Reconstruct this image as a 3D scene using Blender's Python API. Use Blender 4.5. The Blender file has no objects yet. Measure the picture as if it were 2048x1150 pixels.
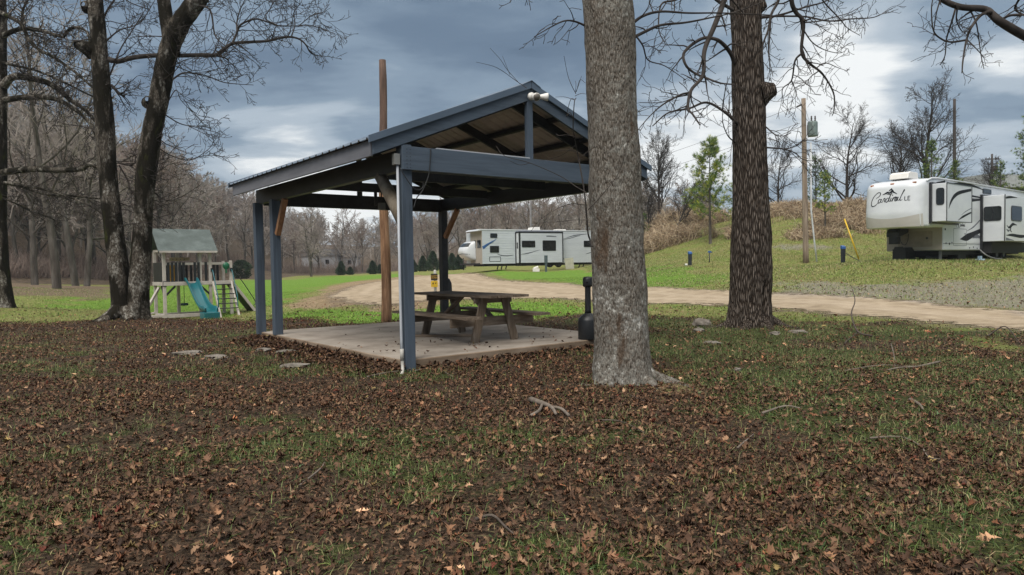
import bpy, math, random
import numpy as np
from mathutils import Matrix, Vector, Euler
from mathutils import noise as mnoise

rnd = random.Random(7)
rng = np.random.default_rng(11)
sc = bpy.context.scene
col = sc.collection

# ------------------------------------------------------------------ camera
CAMZ, FPX = 1.37, 1400.0
_n = np.array([-.0163, 1, 47 / FPX]); _n /= np.linalg.norm(_n)
_F = np.array([0, 0, -1.]); _F = _F - _n * _F.dot(_n); _F /= np.linalg.norm(_F)
_R = np.cross(_F, _n)
cam_d = bpy.data.cameras.new('camera')
cam = bpy.data.objects.new('camera', cam_d); col.objects.link(cam)
cam_d.sensor_width = 36; cam_d.lens = 36 * FPX / 2048
cam_d.clip_start = .05; cam_d.clip_end = 3000
cam.matrix_world = Matrix([[*_R, 0], [*_F, 0], [*_n, CAMZ], [0, 0, 0, 1]])
sc.camera = cam

# ------------------------------------------------------------------ sky, sun, exposure
SUN_EL, SUN_AZ = math.radians(52), math.radians(200)      # azimuth clockwise from +Y
sc.view_settings.view_transform = 'Standard'; sc.view_settings.look = 'None'
sc.view_settings.exposure = 0.22; sc.view_settings.gamma = 1
world = bpy.data.worlds.new('World'); sc.world = world; world.use_nodes = True

def nodes_of(nt):
    def nd(kind, ins=None, **props):
        x = nt.nodes.new(kind)
        for k, v in props.items(): setattr(x, k, v)
        for k, v in (ins or {}).items():
            s = x.inputs[k]
            if isinstance(v, bpy.types.NodeSocket): nt.links.new(v, s)
            elif isinstance(v, bpy.types.Node): nt.links.new(v.outputs[0], s)
            else: s.default_value = v
        return x
    return nd

def build_world():
    nt = world.node_tree; nt.nodes.clear(); nd = nodes_of(nt)
    def math_(op, a, b=0., clamp=False):
        return nd('ShaderNodeMath', {0: a, 1: b}, operation=op, use_clamp=clamp).outputs[0]
    sky = nd('ShaderNodeTexSky', sky_type='NISHITA', sun_disc=False, sun_elevation=SUN_EL, sun_rotation=SUN_AZ)
    tc = nd('ShaderNodeTexCoord'); d = tc.outputs['Generated']
    sp = nd('ShaderNodeSeparateXYZ', {0: d}); X, Y, Z = sp.outputs
    zz = math_('ADD', math_('MAXIMUM', Z, 0.0), .16)
    p = nd('ShaderNodeCombineXYZ', {0: math_('DIVIDE', X, zz), 1: math_('DIVIDE', Y, zz), 2: 0.})
    def noise(scale, detail, off, rough=.55, dist=.0):
        m = nd('ShaderNodeMapping', {0: p.outputs[0], 'Location': off, 'Scale': (scale * .85, scale * 1.25, 1)})
        return nd('ShaderNodeTexNoise', {0: m.outputs[0], 'Scale': 1., 'Detail': detail, 'Roughness': rough, 'Distortion': dist}).outputs[0]
    n1 = noise(.62, 5., (3.1, 1.7, 0), .52, .3)
    n2 = noise(1.7, 6., (7.3, 4.2, 0), .55, .2)
    f = math_('ADD', math_('MULTIPLY', n1, .78), math_('MULTIPLY', n2, .52)); f = math_('ADD', f, -.148)
    # paler towards the horizon
    hz = nd('ShaderNodeMapRange', {0: Z, 1: 0., 2: .34, 3: .115, 4: -.01}, clamp=True).outputs[0]
    # openings where the cloud is thinnest: directions (world) of the bright gaps
    def gap(v, w, amt):
        v = Vector(v).normalized()
        dv = nd('ShaderNodeVectorMath', {0: d, 1: v}, operation='DISTANCE')
        dv = dv.outputs['Value']
        g = nd('ShaderNodeMapRange', {0: dv, 1: 0., 2: w, 3: amt, 4: 0.}, interpolation_type='SMOOTHERSTEP').outputs[0]
        return math_('MULTIPLY', g, math_('ADD', math_('MULTIPLY', n2, 1.6), .2))
    f = math_('ADD', f, hz)
    for v, w, a in (((.47, 1, .235), .15, .23), ((.27, 1, .18), .15, .17), ((-.33, 1, .155), .15, .16), ((-.24, 1, .085), .12, .13), ((.72, 1, .22), .13, .17), ((-.62, 1, .34), .30, .09), ((-.3, 1, .25), .25, .05), ((.08, 1, .12), .2, .08)):
        f = math_('ADD', f, gap(v, w, a))
    ramp = nd('ShaderNodeValToRGB', {0: f})
    cr = ramp.color_ramp; cr.interpolation = 'EASE'
    stops = [(.30, (.072, .117, .180)), (.43, (.120, .178, .255)), (.54, (.20, .272, .355)), (.65, (.38, .45, .52)), (.80, (.84, .86, .86))]
    while len(cr.elements) < len(stops): cr.elements.new(.5)
    for e, (q, c) in zip(cr.elements, stops): e.position = q; e.color = (*c, 1)
    # overcast sky is brighter overhead than near the horizon
    zen = nd('ShaderNodeMapRange', {0: Z, 1: .40, 2: .90, 3: 0., 4: 1.}, interpolation_type='SMOOTHSTEP').outputs[0]
    lit = nd('ShaderNodeMix', {0: zen, 6: ramp.outputs[0], 7: (*ZENITH, 1)}, data_type='RGBA').outputs[2]
    cl = nd('ShaderNodeVectorMath', {0: lit, 'Scale': 10.}, operation='SCALE')
    mx = nd('ShaderNodeMix', {0: .95, 6: sky.outputs[0], 7: cl.outputs[0]}, data_type='RGBA')
    bg = nd('ShaderNodeBackground', {0: mx.outputs[2], 1: .1})
    nd('ShaderNodeOutputWorld', {0: bg.outputs[0]})
ZENITH = (1.45, 1.40, 1.32)
build_world()
sd = bpy.data.lights.new('sun', 'SUN'); sd.energy = 2.8; sd.angle = math.radians(40); sd.color = (1, .96, .89)
sun = bpy.data.objects.new('sun', sd); col.objects.link(sun)
_sv = Vector((math.sin(SUN_AZ) * math.cos(SUN_EL), math.cos(SUN_AZ) * math.cos(SUN_EL), math.sin(SUN_EL)))
sun.rotation_euler = _sv.to_track_quat('Z', 'Y').to_euler(); sun.location = (0, 0, 30)

# ------------------------------------------------------------------ picking places in the world
def ray(px, py):
    d = np.array([px - 1024, 575 - py, -FPX]); v = np.array([d @ _R, d @ _F, d @ _n]); return v / v[1]
def P(px, py, Y):
    v = ray(px, py); return np.array([v[0] * Y, Y, CAMZ + v[2] * Y])
def G(px, py, z=0.):
    v = ray(px, py); t = (z - CAMZ) / v[2]; return np.array([v[0] * t, t, z])

# ------------------------------------------------------------------ helpers
def tag(o, label=None, cat=None, group=None, kind=None):
    for k, v in (('label', label), ('category', cat), ('group', group), ('kind', kind)):
        if v: o[k] = v
    return o
def empty(name, loc=(0, 0, 0), rz=0., label=None, cat=None, group=None):
    o = bpy.data.objects.new(name, None); col.objects.link(o)
    o.empty_display_size = .2; o.location = loc; o.rotation_euler = (0, 0, rz)
    return tag(o, label, cat, group)
def raw_mesh(name, verts, quads=None, tris=None, smooth=False, colors=None, attrs=None):
    me = bpy.data.meshes.new(name)
    verts = np.ascontiguousarray(verts, np.float32)
    q = np.zeros((0, 4), np.int32) if quads is None or len(quads) == 0 else np.asarray(quads, np.int32)
    t = np.zeros((0, 3), np.int32) if tris is None or len(tris) == 0 else np.asarray(tris, np.int32)
    me.vertices.add(len(verts)); me.vertices.foreach_set('co', verts.ravel())
    me.loops.add(q.size + t.size); me.loops.foreach_set('vertex_index', np.concatenate([q.ravel(), t.ravel()]))
    me.polygons.add(len(q) + len(t))
    st = np.concatenate([np.arange(len(q)) * 4, q.size + np.arange(len(t)) * 3]).astype(np.int32)
    me.polygons.foreach_set('loop_start', st)
    me.update(calc_edges=True)
    if smooth: me.polygons.foreach_set('use_smooth', np.ones(len(me.polygons), bool))
    if colors is not None:
        a = me.color_attributes.new('Col', 'FLOAT_COLOR', 'POINT')
        c = np.ones((len(verts), 4), np.float32); c[:, :3] = colors
        a.data.foreach_set('color', c.ravel())
    for k, v in (attrs or {}).items():
        a = me.attributes.new(k, 'FLOAT', 'POINT'); a.data.foreach_set('value', np.asarray(v, np.float32))
    me.validate()
    return me
def link(name, me, m=None, parent=None, loc=None):
    o = bpy.data.objects.new(name, me); col.objects.link(o)
    if m is not None and not me.materials:
        for x in (m if isinstance(m, (list, tuple)) else [m]): me.materials.append(x)
    if parent is not None: o.parent = parent
    if loc is not None: o.location = loc
    return o

class MB:
    """collects solids, builds them as one mesh object"""
    def __init__(s): s.v = []; s.f = []; s.mi = []; s.cur = 0; s.sm = []
    def add(s, vs, fs, smooth=False):
        b = len(s.v); s.v += [tuple(map(float, v)) for v in vs]
        for f in fs: s.f.append([i + b for i in f]); s.mi.append(s.cur); s.sm.append(smooth)
        return s
    def box(s, x0, x1, y0, y1, z0, z1, M=None):
        vs = [(x, y, z) for z in (z0, z1) for y in (y0, y1) for x in (x0, x1)]
        if M is not None: vs = [M @ Vector(v) for v in vs]
        return s.add(vs, [(0, 2, 3, 1), (4, 5, 7, 6), (0, 1, 5, 4), (2, 6, 7, 3), (0, 4, 6, 2), (1, 3, 7, 5)])
    def bar(s, p, q, w, h, up=(0, 0, 1)):
        """box beam from p to q; w across, h along up"""
        p, q = Vector(p), Vector(q); d = (q - p); L = d.length; d.normalize()
        u = Vector(up); sdir = d.cross(u).normalized(); u = sdir.cross(d).normalized()
        M = Matrix(((d.x, sdir.x, u.x, p.x), (d.y, sdir.y, u.y, p.y), (d.z, sdir.z, u.z, p.z), (0, 0, 0, 1)))
        return s.box(0, L, -w / 2, w / 2, -h / 2, h / 2, M)
    def prism(s, poly, a0, a1, axis='y'):
        """extrude a 2-D polygon; axis: the extrude axis. poly coords fill the other two axes in order"""
        def mk(u, v, w):
            return (w, u, v) if axis == 'x' else (u, w, v) if axis == 'y' else (u, v, w)
        n = len(poly); vs = [mk(u, v, a0) for u, v in poly] + [mk(u, v, a1) for u, v in poly]
        fs = [tuple(range(n)), tuple(range(2 * n - 1, n - 1, -1))] + [(i, n + i, n + (i + 1) % n, (i + 1) % n) for i in range(n)]
        return s.add(vs, fs)
    def tube(s, pts, rad, sides=8, caps=True):
        pts = [Vector(p) for p in pts]; n = len(pts)
        if not hasattr(rad, '__len__'): rad = [rad] * n
        vs = []; prev = None
        for i, p in enumerate(pts):
            d = (pts[min(i + 1, n - 1)] - pts[max(i - 1, 0)])
            d = d.normalized() if d.length > 1e-9 else Vector((0, 0, 1))
            if prev is None:
                a = Vector((0, 0, 1)) if abs(d.z) < .9 else Vector((1, 0, 0)); u = d.cross(a).normalized()
            else:
                u = (prev - d * prev.dot(d)).normalized()
            prev = u; w = d.cross(u)
            for k in range(sides):
                t = 2 * math.pi * k / sides
                vs.append(p + (u * math.cos(t) + w * math.sin(t)) * rad[i])
        fs = [(i * sides + k, i * sides + (k + 1) % sides, (i + 1) * sides + (k + 1) % sides, (i + 1) * sides + k) for i in range(n - 1) for k in range(sides)]
        if caps: fs += [tuple(range(sides - 1, -1, -1)), tuple(range((n - 1) * sides, n * sides))]
        return s.add(vs, fs, True)
    def lathe(s, prof, sides=20, c=(0, 0, 0)):
        n = len(prof); vs = [(c[0] + r * math.cos(2 * math.pi * k / sides), c[1] + r * math.sin(2 * math.pi * k / sides), c[2] + z) for r, z in prof for k in range(sides)]
        fs = [(i * sides + k, i * sides + (k + 1) % sides, (i + 1) * sides + (k + 1) % sides, (i + 1) * sides + k) for i in range(n - 1) for k in range(sides)]
        fs += [tuple(range(sides - 1, -1, -1)), tuple(range((n - 1) * sides, n * sides))]
        return s.add(vs, fs, True)
    def grid(s, fn, nu, nv, smooth=True):
        vs = [fn(i / nu, j / nv) for j in range(nv + 1) for i in range(nu + 1)]
        w = nu + 1
        return s.add(vs, [(j * w + i, j * w + i + 1, (j + 1) * w + i + 1, (j + 1) * w + i) for j in range(nv) for i in range(nu)], smooth)
    def rrect(s, x0, x1, z0, z1, y0, y1, r=.06, seg=4, axis='y'):
        """rounded rectangle plate in the x-z plane, extruded y0..y1"""
        poly = []
        for cx, cz, a in ((x1 - r, z1 - r, 0), (x0 + r, z1 - r, 90), (x0 + r, z0 + r, 180), (x1 - r, z0 + r, 270)):
            for k in range(seg + 1):
                t = math.radians(a + 90 * k / seg); poly.append((cx + r * math.cos(t), cz + r * math.sin(t)))
        return s.prism(poly, y0, y1, axis)
    def build(s, name, m, parent=None, bevel=0, M=None):
        me = bpy.data.meshes.new(name)
        vs = s.v if M is None else [tuple(M @ Vector(v)) for v in s.v]
        me.from_pydata(vs, [], s.f)
        ms = m if isinstance(m, (list, tuple)) else [m]
        for x in ms: me.materials.append(x)
        me.polygons.foreach_set('material_index', s.mi); me.polygons.foreach_set('use_smooth', s.sm)
        import bmesh
        bm = bmesh.new(); bm.from_mesh(me); bmesh.ops.recalc_face_normals(bm, faces=bm.faces); bm.to_mesh(me); bm.free()
        me.update()
        o = bpy.data.objects.new(name, me); col.objects.link(o)
        if parent is not None: o.parent = parent
        if bevel:
            b = o.modifiers.new('bevel', 'BEVEL'); b.width = bevel; b.segments = 2; b.limit_method = 'ANGLE'
        return o

def copy_tree(o, parent=None):
    c = o.copy(); col.objects.link(c)
    if parent is not None: c.parent = parent
    for ch in list(o.children): copy_tree(ch, c)
    return c

def vnoise(x, y, seed=0):
    """vectorised smooth value noise, 0..1"""
    xi = np.floor(x).astype(np.int64); yi = np.floor(y).astype(np.int64); fx = x - xi; fy = y - yi
    def h(a, b):
        n = (a * 374761393 + b * 668265263 + seed * 1442695041) & 0xffffffff
        n = ((n ^ (n >> 13)) * 1274126177) & 0xffffffff
        return ((n ^ (n >> 16)) & 0xffff) / 65535.
    u = fx * fx * (3 - 2 * fx); v = fy * fy * (3 - 2 * fy)
    return (h(xi, yi) * (1 - u) + h(xi + 1, yi) * u) * (1 - v) + (h(xi, yi + 1) * (1 - u) + h(xi + 1, yi + 1) * u) * v
def fbm(x, y, seed=0, oct=4):
    s = 0; a = .5; t = 0
    for o in range(oct): s = s + a * vnoise(x * 2 ** o, y * 2 ** o, seed + o * 17); t += a; a *= .5
    return s / t
def sstep(a, b, x):
    t = np.clip((x - a) / (b - a), 0, 1); return t * t * (3 - 2 * t)

# ------------------------------------------------------------------ materials
def material(name):
    m = bpy.data.materials.new(name); m.use_nodes = True; nt = m.node_tree; nt.nodes.clear(); nd = nodes_of(nt)
    b = nd('ShaderNodeBsdfPrincipled'); nd('ShaderNodeOutputMaterial', {0: b.outputs[0]})
    return m, nt, nd, b
def ramp_node(nd, fac, stops, interp='LINEAR'):
    r = nd('ShaderNodeValToRGB', {0: fac}); cr = r.color_ramp; cr.interpolation = interp
    while len(cr.elements) < len(stops): cr.elements.new(.5)
    for e, (q, c) in zip(cr.elements, stops): e.position = q; e.color = (*c, 1)
    return r.outputs[0]
def surf(name, stops, scale=(6, 6, 6), rough=.7, bump=.0, detail=6., metal=0., stops2=None, scale2=None, spec=.5, bscale=None, dist=.02):
    """noise-varied surface: colour ramp over stretched object-space noise (+ optional second multiply layer) + bump"""
    m, nt, nd, b = material(name)
    tc = nd('ShaderNodeTexCoord')
    mp = nd('ShaderNodeMapping', {0: tc.outputs['Object'], 'Scale': scale})
    n = nd('ShaderNodeTexNoise', {0: mp.outputs[0], 'Scale': 1., 'Detail': detail, 'Roughness': .62}).outputs[0]
    c = ramp_node(nd, n, stops)
    if stops2:
        mp2 = nd('ShaderNodeMapping', {0: tc.outputs['Object'], 'Scale': scale2})
        n2 = nd('ShaderNodeTexNoise', {0: mp2.outputs[0], 'Scale': 1., 'Detail': 5., 'Roughness': .6}).outputs[0]
        c2 = ramp_node(nd, n2, stops2)
        c = nd('ShaderNodeMix', {0: 1., 6: c, 7: c2}, data_type='RGBA', blend_type='MULTIPLY').outputs[2]
    nt.links.new(c, b.inputs['Base Color'])
    b.inputs['Roughness'].default_value = rough; b.inputs['Metallic'].default_value = metal
    b.inputs['Specular IOR Level'].default_value = spec
    if bump:
        if bscale:
            mp3 = nd('ShaderNodeMapping', {0: tc.outputs['Object'], 'Scale': bscale})
            n = nd('ShaderNodeTexNoise', {0: mp3.outputs[0], 'Scale': 1., 'Detail': 4.}).outputs[0]
        bp = nd('ShaderNodeBump', {'Height': n, 'Strength': bump, 'Distance': dist}); nt.links.new(bp.outputs[0], b.inputs['Normal'])
    return m
def flat(name, c, rough=.5, metal=0., var=.25, scale=3., spec=.5):
    d = tuple(x * (1 - var) for x in c); l = tuple(min(1, x * (1 + var * .6)) for x in c)
    return surf(name, [(.3, d), (.7, l)], (scale,) * 3, rough, 0, 4., metal, spec=spec)
def col_attr_mat(name, rough=.7, trans=0., gain=1., spec=.3):
    m, nt, nd, b = material(name)
    a = nd('ShaderNodeAttribute', attribute_name='Col')
    c = a.outputs['Color']
    nt.links.new(c, b.inputs['Base Color']); b.inputs['Roughness'].default_value = rough
    b.inputs['Specular IOR Level'].default_value = spec
    return m
# ================================================================== terrain
CTRL = []
def cw(X, Y, z): CTRL.append((X, Y, z))
def cp(px, py, Y): p = P(px, py, Y); CTRL.append((p[0], p[1], p[2]))
for X in (-14, -7, 0, 7, 14): cw(X, -8, 0); cw(X, 3, 0); 
for X in (-8, -4, 0, 4, 8): cw(X, 8, 0)
for X, Y in ((-1.4, 9), (2, 11.7), (-1.6, 16.1), (-5, 13.5), (4.6, 13.5), (-3.2, 17.4), (-8, 14)): cw(X, Y, 0)
cp(245, 645, 18.4); cp(10, 620, 26); cp(110, 578, 45); cp(172, 572, 49); cp(60, 572, 50)
cp(400, 637, 27); cp(330, 634, 28); cp(480, 640, 26); cp(450, 590, 45); cp(520, 612, 34); cp(640, 600, 31); cp(450, 560, 90); cp(650, 551, 120); cp(250, 566, 75)
cp(800, 546, 110); cp(900, 543, 95); cp(760, 600, 27.5); cp(900, 600, 26.5); cp(860, 565, 46); cp(1000, 566, 43); cp(1000, 549, 60); cp(1000, 540, 64); cp(1180, 540, 66); cp(1240, 535, 68)
cp(1000, 543.5, 54); cp(1100, 545.5, 54); cp(1180, 545, 54); cp(1100, 543, 61); cp(1100, 541.5, 66); cp(1180, 592, 26.5); cp(1180, 573, 33); cp(1180, 552, 46); cp(1300, 600, 24); cp(1300, 575, 32); cp(1300, 530, 48); cp(1300, 497, 57); cp(1310, 455, 68)
cp(1380, 530, 42); cp(1420, 488, 52); cp(1420, 455, 60); cp(1560, 590, 22.5); cp(1500, 560, 30); cp(1612, 525, 38); cp(1600, 492, 43); cp(1600, 455, 48); cp(1600, 420, 55); cp(1686, 525, 35)
cp(1560, 610, 19); cp(1800, 600, 20); cp(1800, 632, 15.8); cp(2048, 655, 12.8); cp(2048, 603, 19.5); cp(2048, 560, 25); cp(1795, 523, 30); cp(1840, 520.5, 30.5); cp(1960, 517, 36); cp(2048, 514, 39); cp(2200, 512, 40)
cp(1760, 470, 46); cp(1760, 420, 56); cp(1900, 430, 58); cp(2048, 430, 62); cp(2250, 430, 62)
cw(-30, 20, .1); cw(-30, 40, .5); cw(-60, 30, 1.); cw(30, 10, 0); cw(40, 22, .6); cw(60, 35, 2.5); cw(60, 70, 6.5); cw(30, 95, 6.4); cw(20, 110, 5.); cw(-40, -10, 0); cw(40, -10, 0)
# wooded hills
for px, Y, z in ((0, 62, .6), (100, 66, .4), (200, 72, .3), (330, 84, 0), (430, 110, -.1), (560, 140, 0), (700, 150, .2), (850, 140, .6), (980, 115, .9), (1120, 110, 1.6), (1250, 110, 3.2),
                 (-250, 55, 2), (-250, 80, 11), (-250, 120, 22), (0, 90, 8), (0, 130, 20), (0, 180, 29), (130, 100, 8), (130, 140, 19), (130, 190, 28), (300, 120, 7.5), (300, 165, 18), (300, 200, 23), (420, 150, 6.5), (420, 200, 15), (540, 180, 3), (540, 250, 10.5),
                 (660, 190, 1.5), (660, 270, 7.2), (800, 180, 1.5), (800, 270, 6.5), (930, 170, 3), (930, 260, 10), (1050, 170, 5), (1050, 250, 12.5), (1180, 170, 6), (1180, 250, 12.0), (1320, 170, 6), (1320, 250, 9.5), (1500, 200, 6), (1700, 200, 6.5), (2048, 180, 8), (2400, 150, 8)):
    v = ray(px, 528); cw(v[0] * Y, Y, z)
for px, Y, z in ((-400, 330, 28), (0, 330, 27), (400, 330, 16), (800, 350, 8), (1200, 350, 11), (1700, 350, 7), (2300, 330, 8)):
    cw(ray(px, 528)[0] * Y, Y, z)
CA = np.array(CTRL)
def _solve():
    d = np.hypot(CA[:, None, 0] - CA[None, :, 0], CA[:, None, 1] - CA[None, :, 1])
    K = -np.sqrt(d * d + .6 ** 2); n = len(CA)
    lam = .02 + .002 * CA[:, 1]
    A = np.zeros((n + 3, n + 3)); A[:n, :n] = K - np.diag(lam * 1.0); A[:n, n] = A[n, :n] = 1
    A[:n, n + 1] = A[n + 1, :n] = CA[:, 0] / 100; A[:n, n + 2] = A[n + 2, :n] = CA[:, 1] / 100
    return np.linalg.solve(A, np.concatenate([CA[:, 2], [0, 0, 0]]))
_W = _solve()
def zt0(X, Y):
    X = np.asarray(X, float); Y = np.asarray(Y, float); sh = X.shape; x = X.ravel(); y = Y.ravel(); out = np.empty(len(x))
    for i in range(0, len(x), 40000):
        a, b = x[i:i + 40000], y[i:i + 40000]
        d2 = (a[:, None] - CA[None, :, 0]) ** 2 + (b[:, None] - CA[None, :, 1]) ** 2
        out[i:i + 40000] = -np.sqrt(d2 + .36) @ _W[:-3] + _W[-3] + a / 100 * _W[-2] + b / 100 * _W[-1]
    return out.reshape(sh)
SLAB_A = math.radians(37.9)
def pav_local(X, Y):
    dx, dy = X + 1.433, Y - 9.069; c, s = math.cos(SLAB_A), math.sin(SLAB_A)
    return dx * c + dy * s, -dx * s + dy * c
def zt(X, Y):
    X = np.asarray(X, float); Y = np.asarray(Y, float)
    z = zt0(X, Y)
    near = 1 - sstep(9, 20, Y)
    z = z * (1 - near * .85)                                      # the level ground the camera stands on
    z = z + (fbm(X * .9, Y * .9, 3) - .5) * .10 * (1 - .6 * sstep(30, 60, Y)) + (fbm(X * .18, Y * .18, 5) - .5) * .12 * sstep(14, 30, Y)
    a, b = pav_local(X, Y)                                       # level pad under the slab
    d = np.maximum(np.maximum(-a, a - 4.28), np.maximum(-b, b - 5.67))
    k = 1 - sstep(.0, 1.2, d)
    z = z * (1 - k) + k * np.where(d > -.1, .0, -.05)
    # soil mounds at the feet of the big trees
    for x, y, h, r in ((1.24, 7.94, .02, .9), (4.59, 13.5, .12, 1.2), (-10.2, 18.4, .1, 1.6), (-19, 26, .12, 1.6)):
        z = z + h * np.exp(-((X - x) ** 2 + (Y - y) ** 2) / r ** 2)
    return z
def z1(x, y): return float(zt(np.array([x]), np.array([y]))[0])
def hit(px, py, y0=2., y1=150.):
    """where the line of sight through a pixel meets the terrain"""
    v = ray(px, py); Y = np.geomspace(y0, y1, 900)
    g = CAMZ + v[2] * Y - zt(v[0] * Y, Y)
    i = np.argmax(g < 0) if (g < 0).any() else len(Y) - 1
    if i == 0: return np.array([v[0] * Y[0], Y[0]])
    t = g[i - 1] / (g[i - 1] - g[i] + 1e-9); y = Y[i - 1] + (Y[i] - Y[i - 1]) * t
    return np.array([v[0] * y, y])
def poly_dist(X, Y, poly):
    """signed distance to a polygon, negative inside"""
    poly = np.asarray(poly); d = np.full(X.shape, 1e9); ins = np.zeros(X.shape, bool)
    for (ax, ay), (bx, by) in zip(poly, np.roll(poly, -1, 0)):
        ex, ey = bx - ax, by - ay; t = np.clip(((X - ax) * ex + (Y - ay) * ey) / (ex * ex + ey * ey + 1e-12), 0, 1)
        d = np.minimum(d, np.hypot(X - ax - t * ex, Y - ay - t * ey))
        ins ^= ((ay > Y) != (by > Y)) & (X < (bx - ax) * (Y - ay) / (by - ay + 1e-12) + ax)
    return np.where(ins, -d, d)
ROAD = [hit(*p) for p in ((2320, 705), (2180, 682), (2048, 660), (1800, 637), (1560, 617), (1300, 607), (1180, 600), (1060, 596), (960, 598), (880, 597), (820, 604), (770, 612), (700, 606), (660, 592), (700, 575), (760, 563), (840, 553), (890, 548), (940, 545.5),
                          (962, 551), (1000, 561), (1100, 566), (1180, 573), (1300, 575), (1400, 580), (1560, 588), (1800, 601), (2048, 624), (2180, 640), (2320, 655))]
WORN = [hit(*p) for p in ((540, 618), (620, 585), (720, 562), (830, 549), (940, 546), (900, 600), (850, 622), (770, 630), (690, 615), (620, 622))]
GRAVEL = [hit(*p) for p in ((1520, 590), (1545, 562), (1620, 556), (1750, 566), (1850, 556), (1960, 548), (2060, 546), (2250, 556), (2330, 660), (2048, 628), (1800, 604), (1600, 592))]
LAWN = [hit(*p) for p in ((60, 613), (230, 622), (330, 628), (470, 626), (560, 608), (640, 580), (720, 560), (830, 550), (930, 545.5), (800, 547), (650, 551.5), (450, 560.5), (300, 566), (225, 580), (140, 594))]
LAWN2 = [hit(*p) for p in ((960, 550), (1000, 540), (1180, 540), (1290, 535), (1440, 548), (1470, 570), (1300, 573), (1180, 571), (1080, 562))]
LAWN3 = [hit(*p) for p in ((500, 648), (560, 622), (690, 616), (780, 620), (880, 612), (980, 604), (1150, 606), (1180, 630), (1040, 640), (900, 640), (780, 645), (650, 655))]
BARE = [hit(*p) for p in ((1500, 499), (1570, 489), (1660, 488), (1705, 493), (1640, 499), (1570, 503))]
def masks(X, Y):
    n1 = fbm(X * .7, Y * .7, 21); n2 = fbm(X * 2.3, Y * 2.3, 33); n3 = fbm(X * .22, Y * .22, 41)
    road = poly_dist(X, Y, ROAD); worn = poly_dist(X, Y, WORN); grav = np.minimum(poly_dist(X, Y, GRAVEL), poly_dist(X, Y, BARE))
    lawn = np.minimum(poly_dist(X, Y, LAWN) / 3., np.minimum(poly_dist(X, Y, LAWN2) / 2., poly_dist(X, Y, LAWN3) / .9))
    lush = sstep(.6, -.8, lawn + (n1 - .5) * 2.2)
    # leaf litter: all the near ground on this side of the road, and under the woods
    aL = X / np.maximum(Y, 1)
    lim = np.interp(aL, [-.9, -.55, -.38, -.2, 0., .12, .3, .7], [20.5, 20.5, 19.8, 17.5, 17.2, 19., 17., 12.])
    lit = sstep(1.5, -2.5, Y - lim + (n1 - .5) * 5)
    w2 = sstep(-2, 3, Y - 36 + (n1 - .5) * 6) * sstep(-.545, -.60, aL + (n1 - .5) * .06) * sstep(66, 56, Y)
    
    soil = 1.1 * np.exp(-((X - 1.75) ** 2 + (Y - 7.45) ** 2) / .38 ** 2)
    lit = lit * (1 - .55 * np.clip(soil, 0, 1))
    return dict(road=road, worn=np.maximum(sstep(.8, -1.6, worn + (n1 - .5) * 3.0), np.clip(soil, 0, .5)), gravel=sstep(.9, -1.6, grav + (n1 - .5) * 3.2 + (n2 - .5) * 1.5), lush=lush * (1 - w2), litter=lit, oldleaf=w2)
def green_patch(X, Y):
    """where the grass comes up through the leaves, 0..1"""
    n = fbm(X * .55 + 3, Y * .55, 77, 5); n2 = fbm(X * 2.1, Y * 2.1, 79, 3)
    bias = .03 + .13 * sstep(.0, 3.5, X) + .085 * sstep(5.2, 3., Y) - .03 * sstep(-1, -4, X) * sstep(4.5, 7, Y)
    return sstep(.50, .66, n * .68 + n2 * .32 + bias)

def make_ground():
    def axis(parts):
        out = [parts[0][0]]
        for a, b, st0, st1 in parts:
            x = a
            while x < b - 1e-6:
                t = (x - a) / (b - a); x += st0 + (st1 - st0) * t; out.append(min(x, b))
        return np.unique(np.round(out, 4))
    xs = axis([(-330, -60, 9, 4), (-60, -22, 2.2, .6), (-22, -8, .5, .2), (-8, 9, .17, .17), (9, 26, .2, .4), (26, 60, .6, 2.2), (60, 330, 4, 9)])
    ys = axis([(-14, 0, 1.2, .4), (0, 14, .16, .16), (14, 34, .18, .35), (34, 70, .4, 1.0), (70, 160, 1.2, 3), (160, 420, 4, 9)])
    X, Y = np.meshgrid(xs, ys); Z = zt(X, Y); V = np.stack([X, Y, Z], -1).reshape(-1, 3)
    nx, ny = len(xs), len(ys); i = np.arange(nx * ny).reshape(ny, nx)
    Q = np.stack([i[:-1, :-1], i[:-1, 1:], i[1:, 1:], i[1:, :-1]], -1).reshape(-1, 4)
    m = masks(X, Y); gp = green_patch(X, Y) * sstep(24, 15, Y)
    at = {k: v.ravel() for k, v in m.items()}; at['road'] = np.clip(at['road'], -5, 5); at['green'] = gp.ravel()
    wood = sstep(-1, 6, zt(X, Y) - 1.6) * sstep(60, 75, Y) * sstep(18, 8, X - .0 * Y)
    at['wood'] = np.maximum(wood, sstep(-6, 4, Y - np.interp(X / np.maximum(Y, 1), [-.9, -.7, -.5, -.42, -.33, -.23, -.12, 0, .1], [56, 62, 74, 86, 116, 142, 146, 128, 105])) * sstep(13, 6, X)).ravel()
    me = raw_mesh('ground', V, Q, smooth=True, attrs=at)
    o = link('ground', me, ground_mat()); tag(o, kind='structure')
    # the dirt road: a sheet a centimetre above the ground
    r = at['road'][Q].min(1) < .7
    q = Q[r]; u, inv = np.unique(q, return_inverse=True)
    v = V[u].copy(); v[:, 2] += .012
    me = raw_mesh('dirt_road', v, inv.reshape(-1, 4), smooth=True, attrs={'road': at['road'][u], 'gravel': at['gravel'][u]})
    o = link('dirt_road', me, road_mat()); tag(o, kind='structure')

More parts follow.
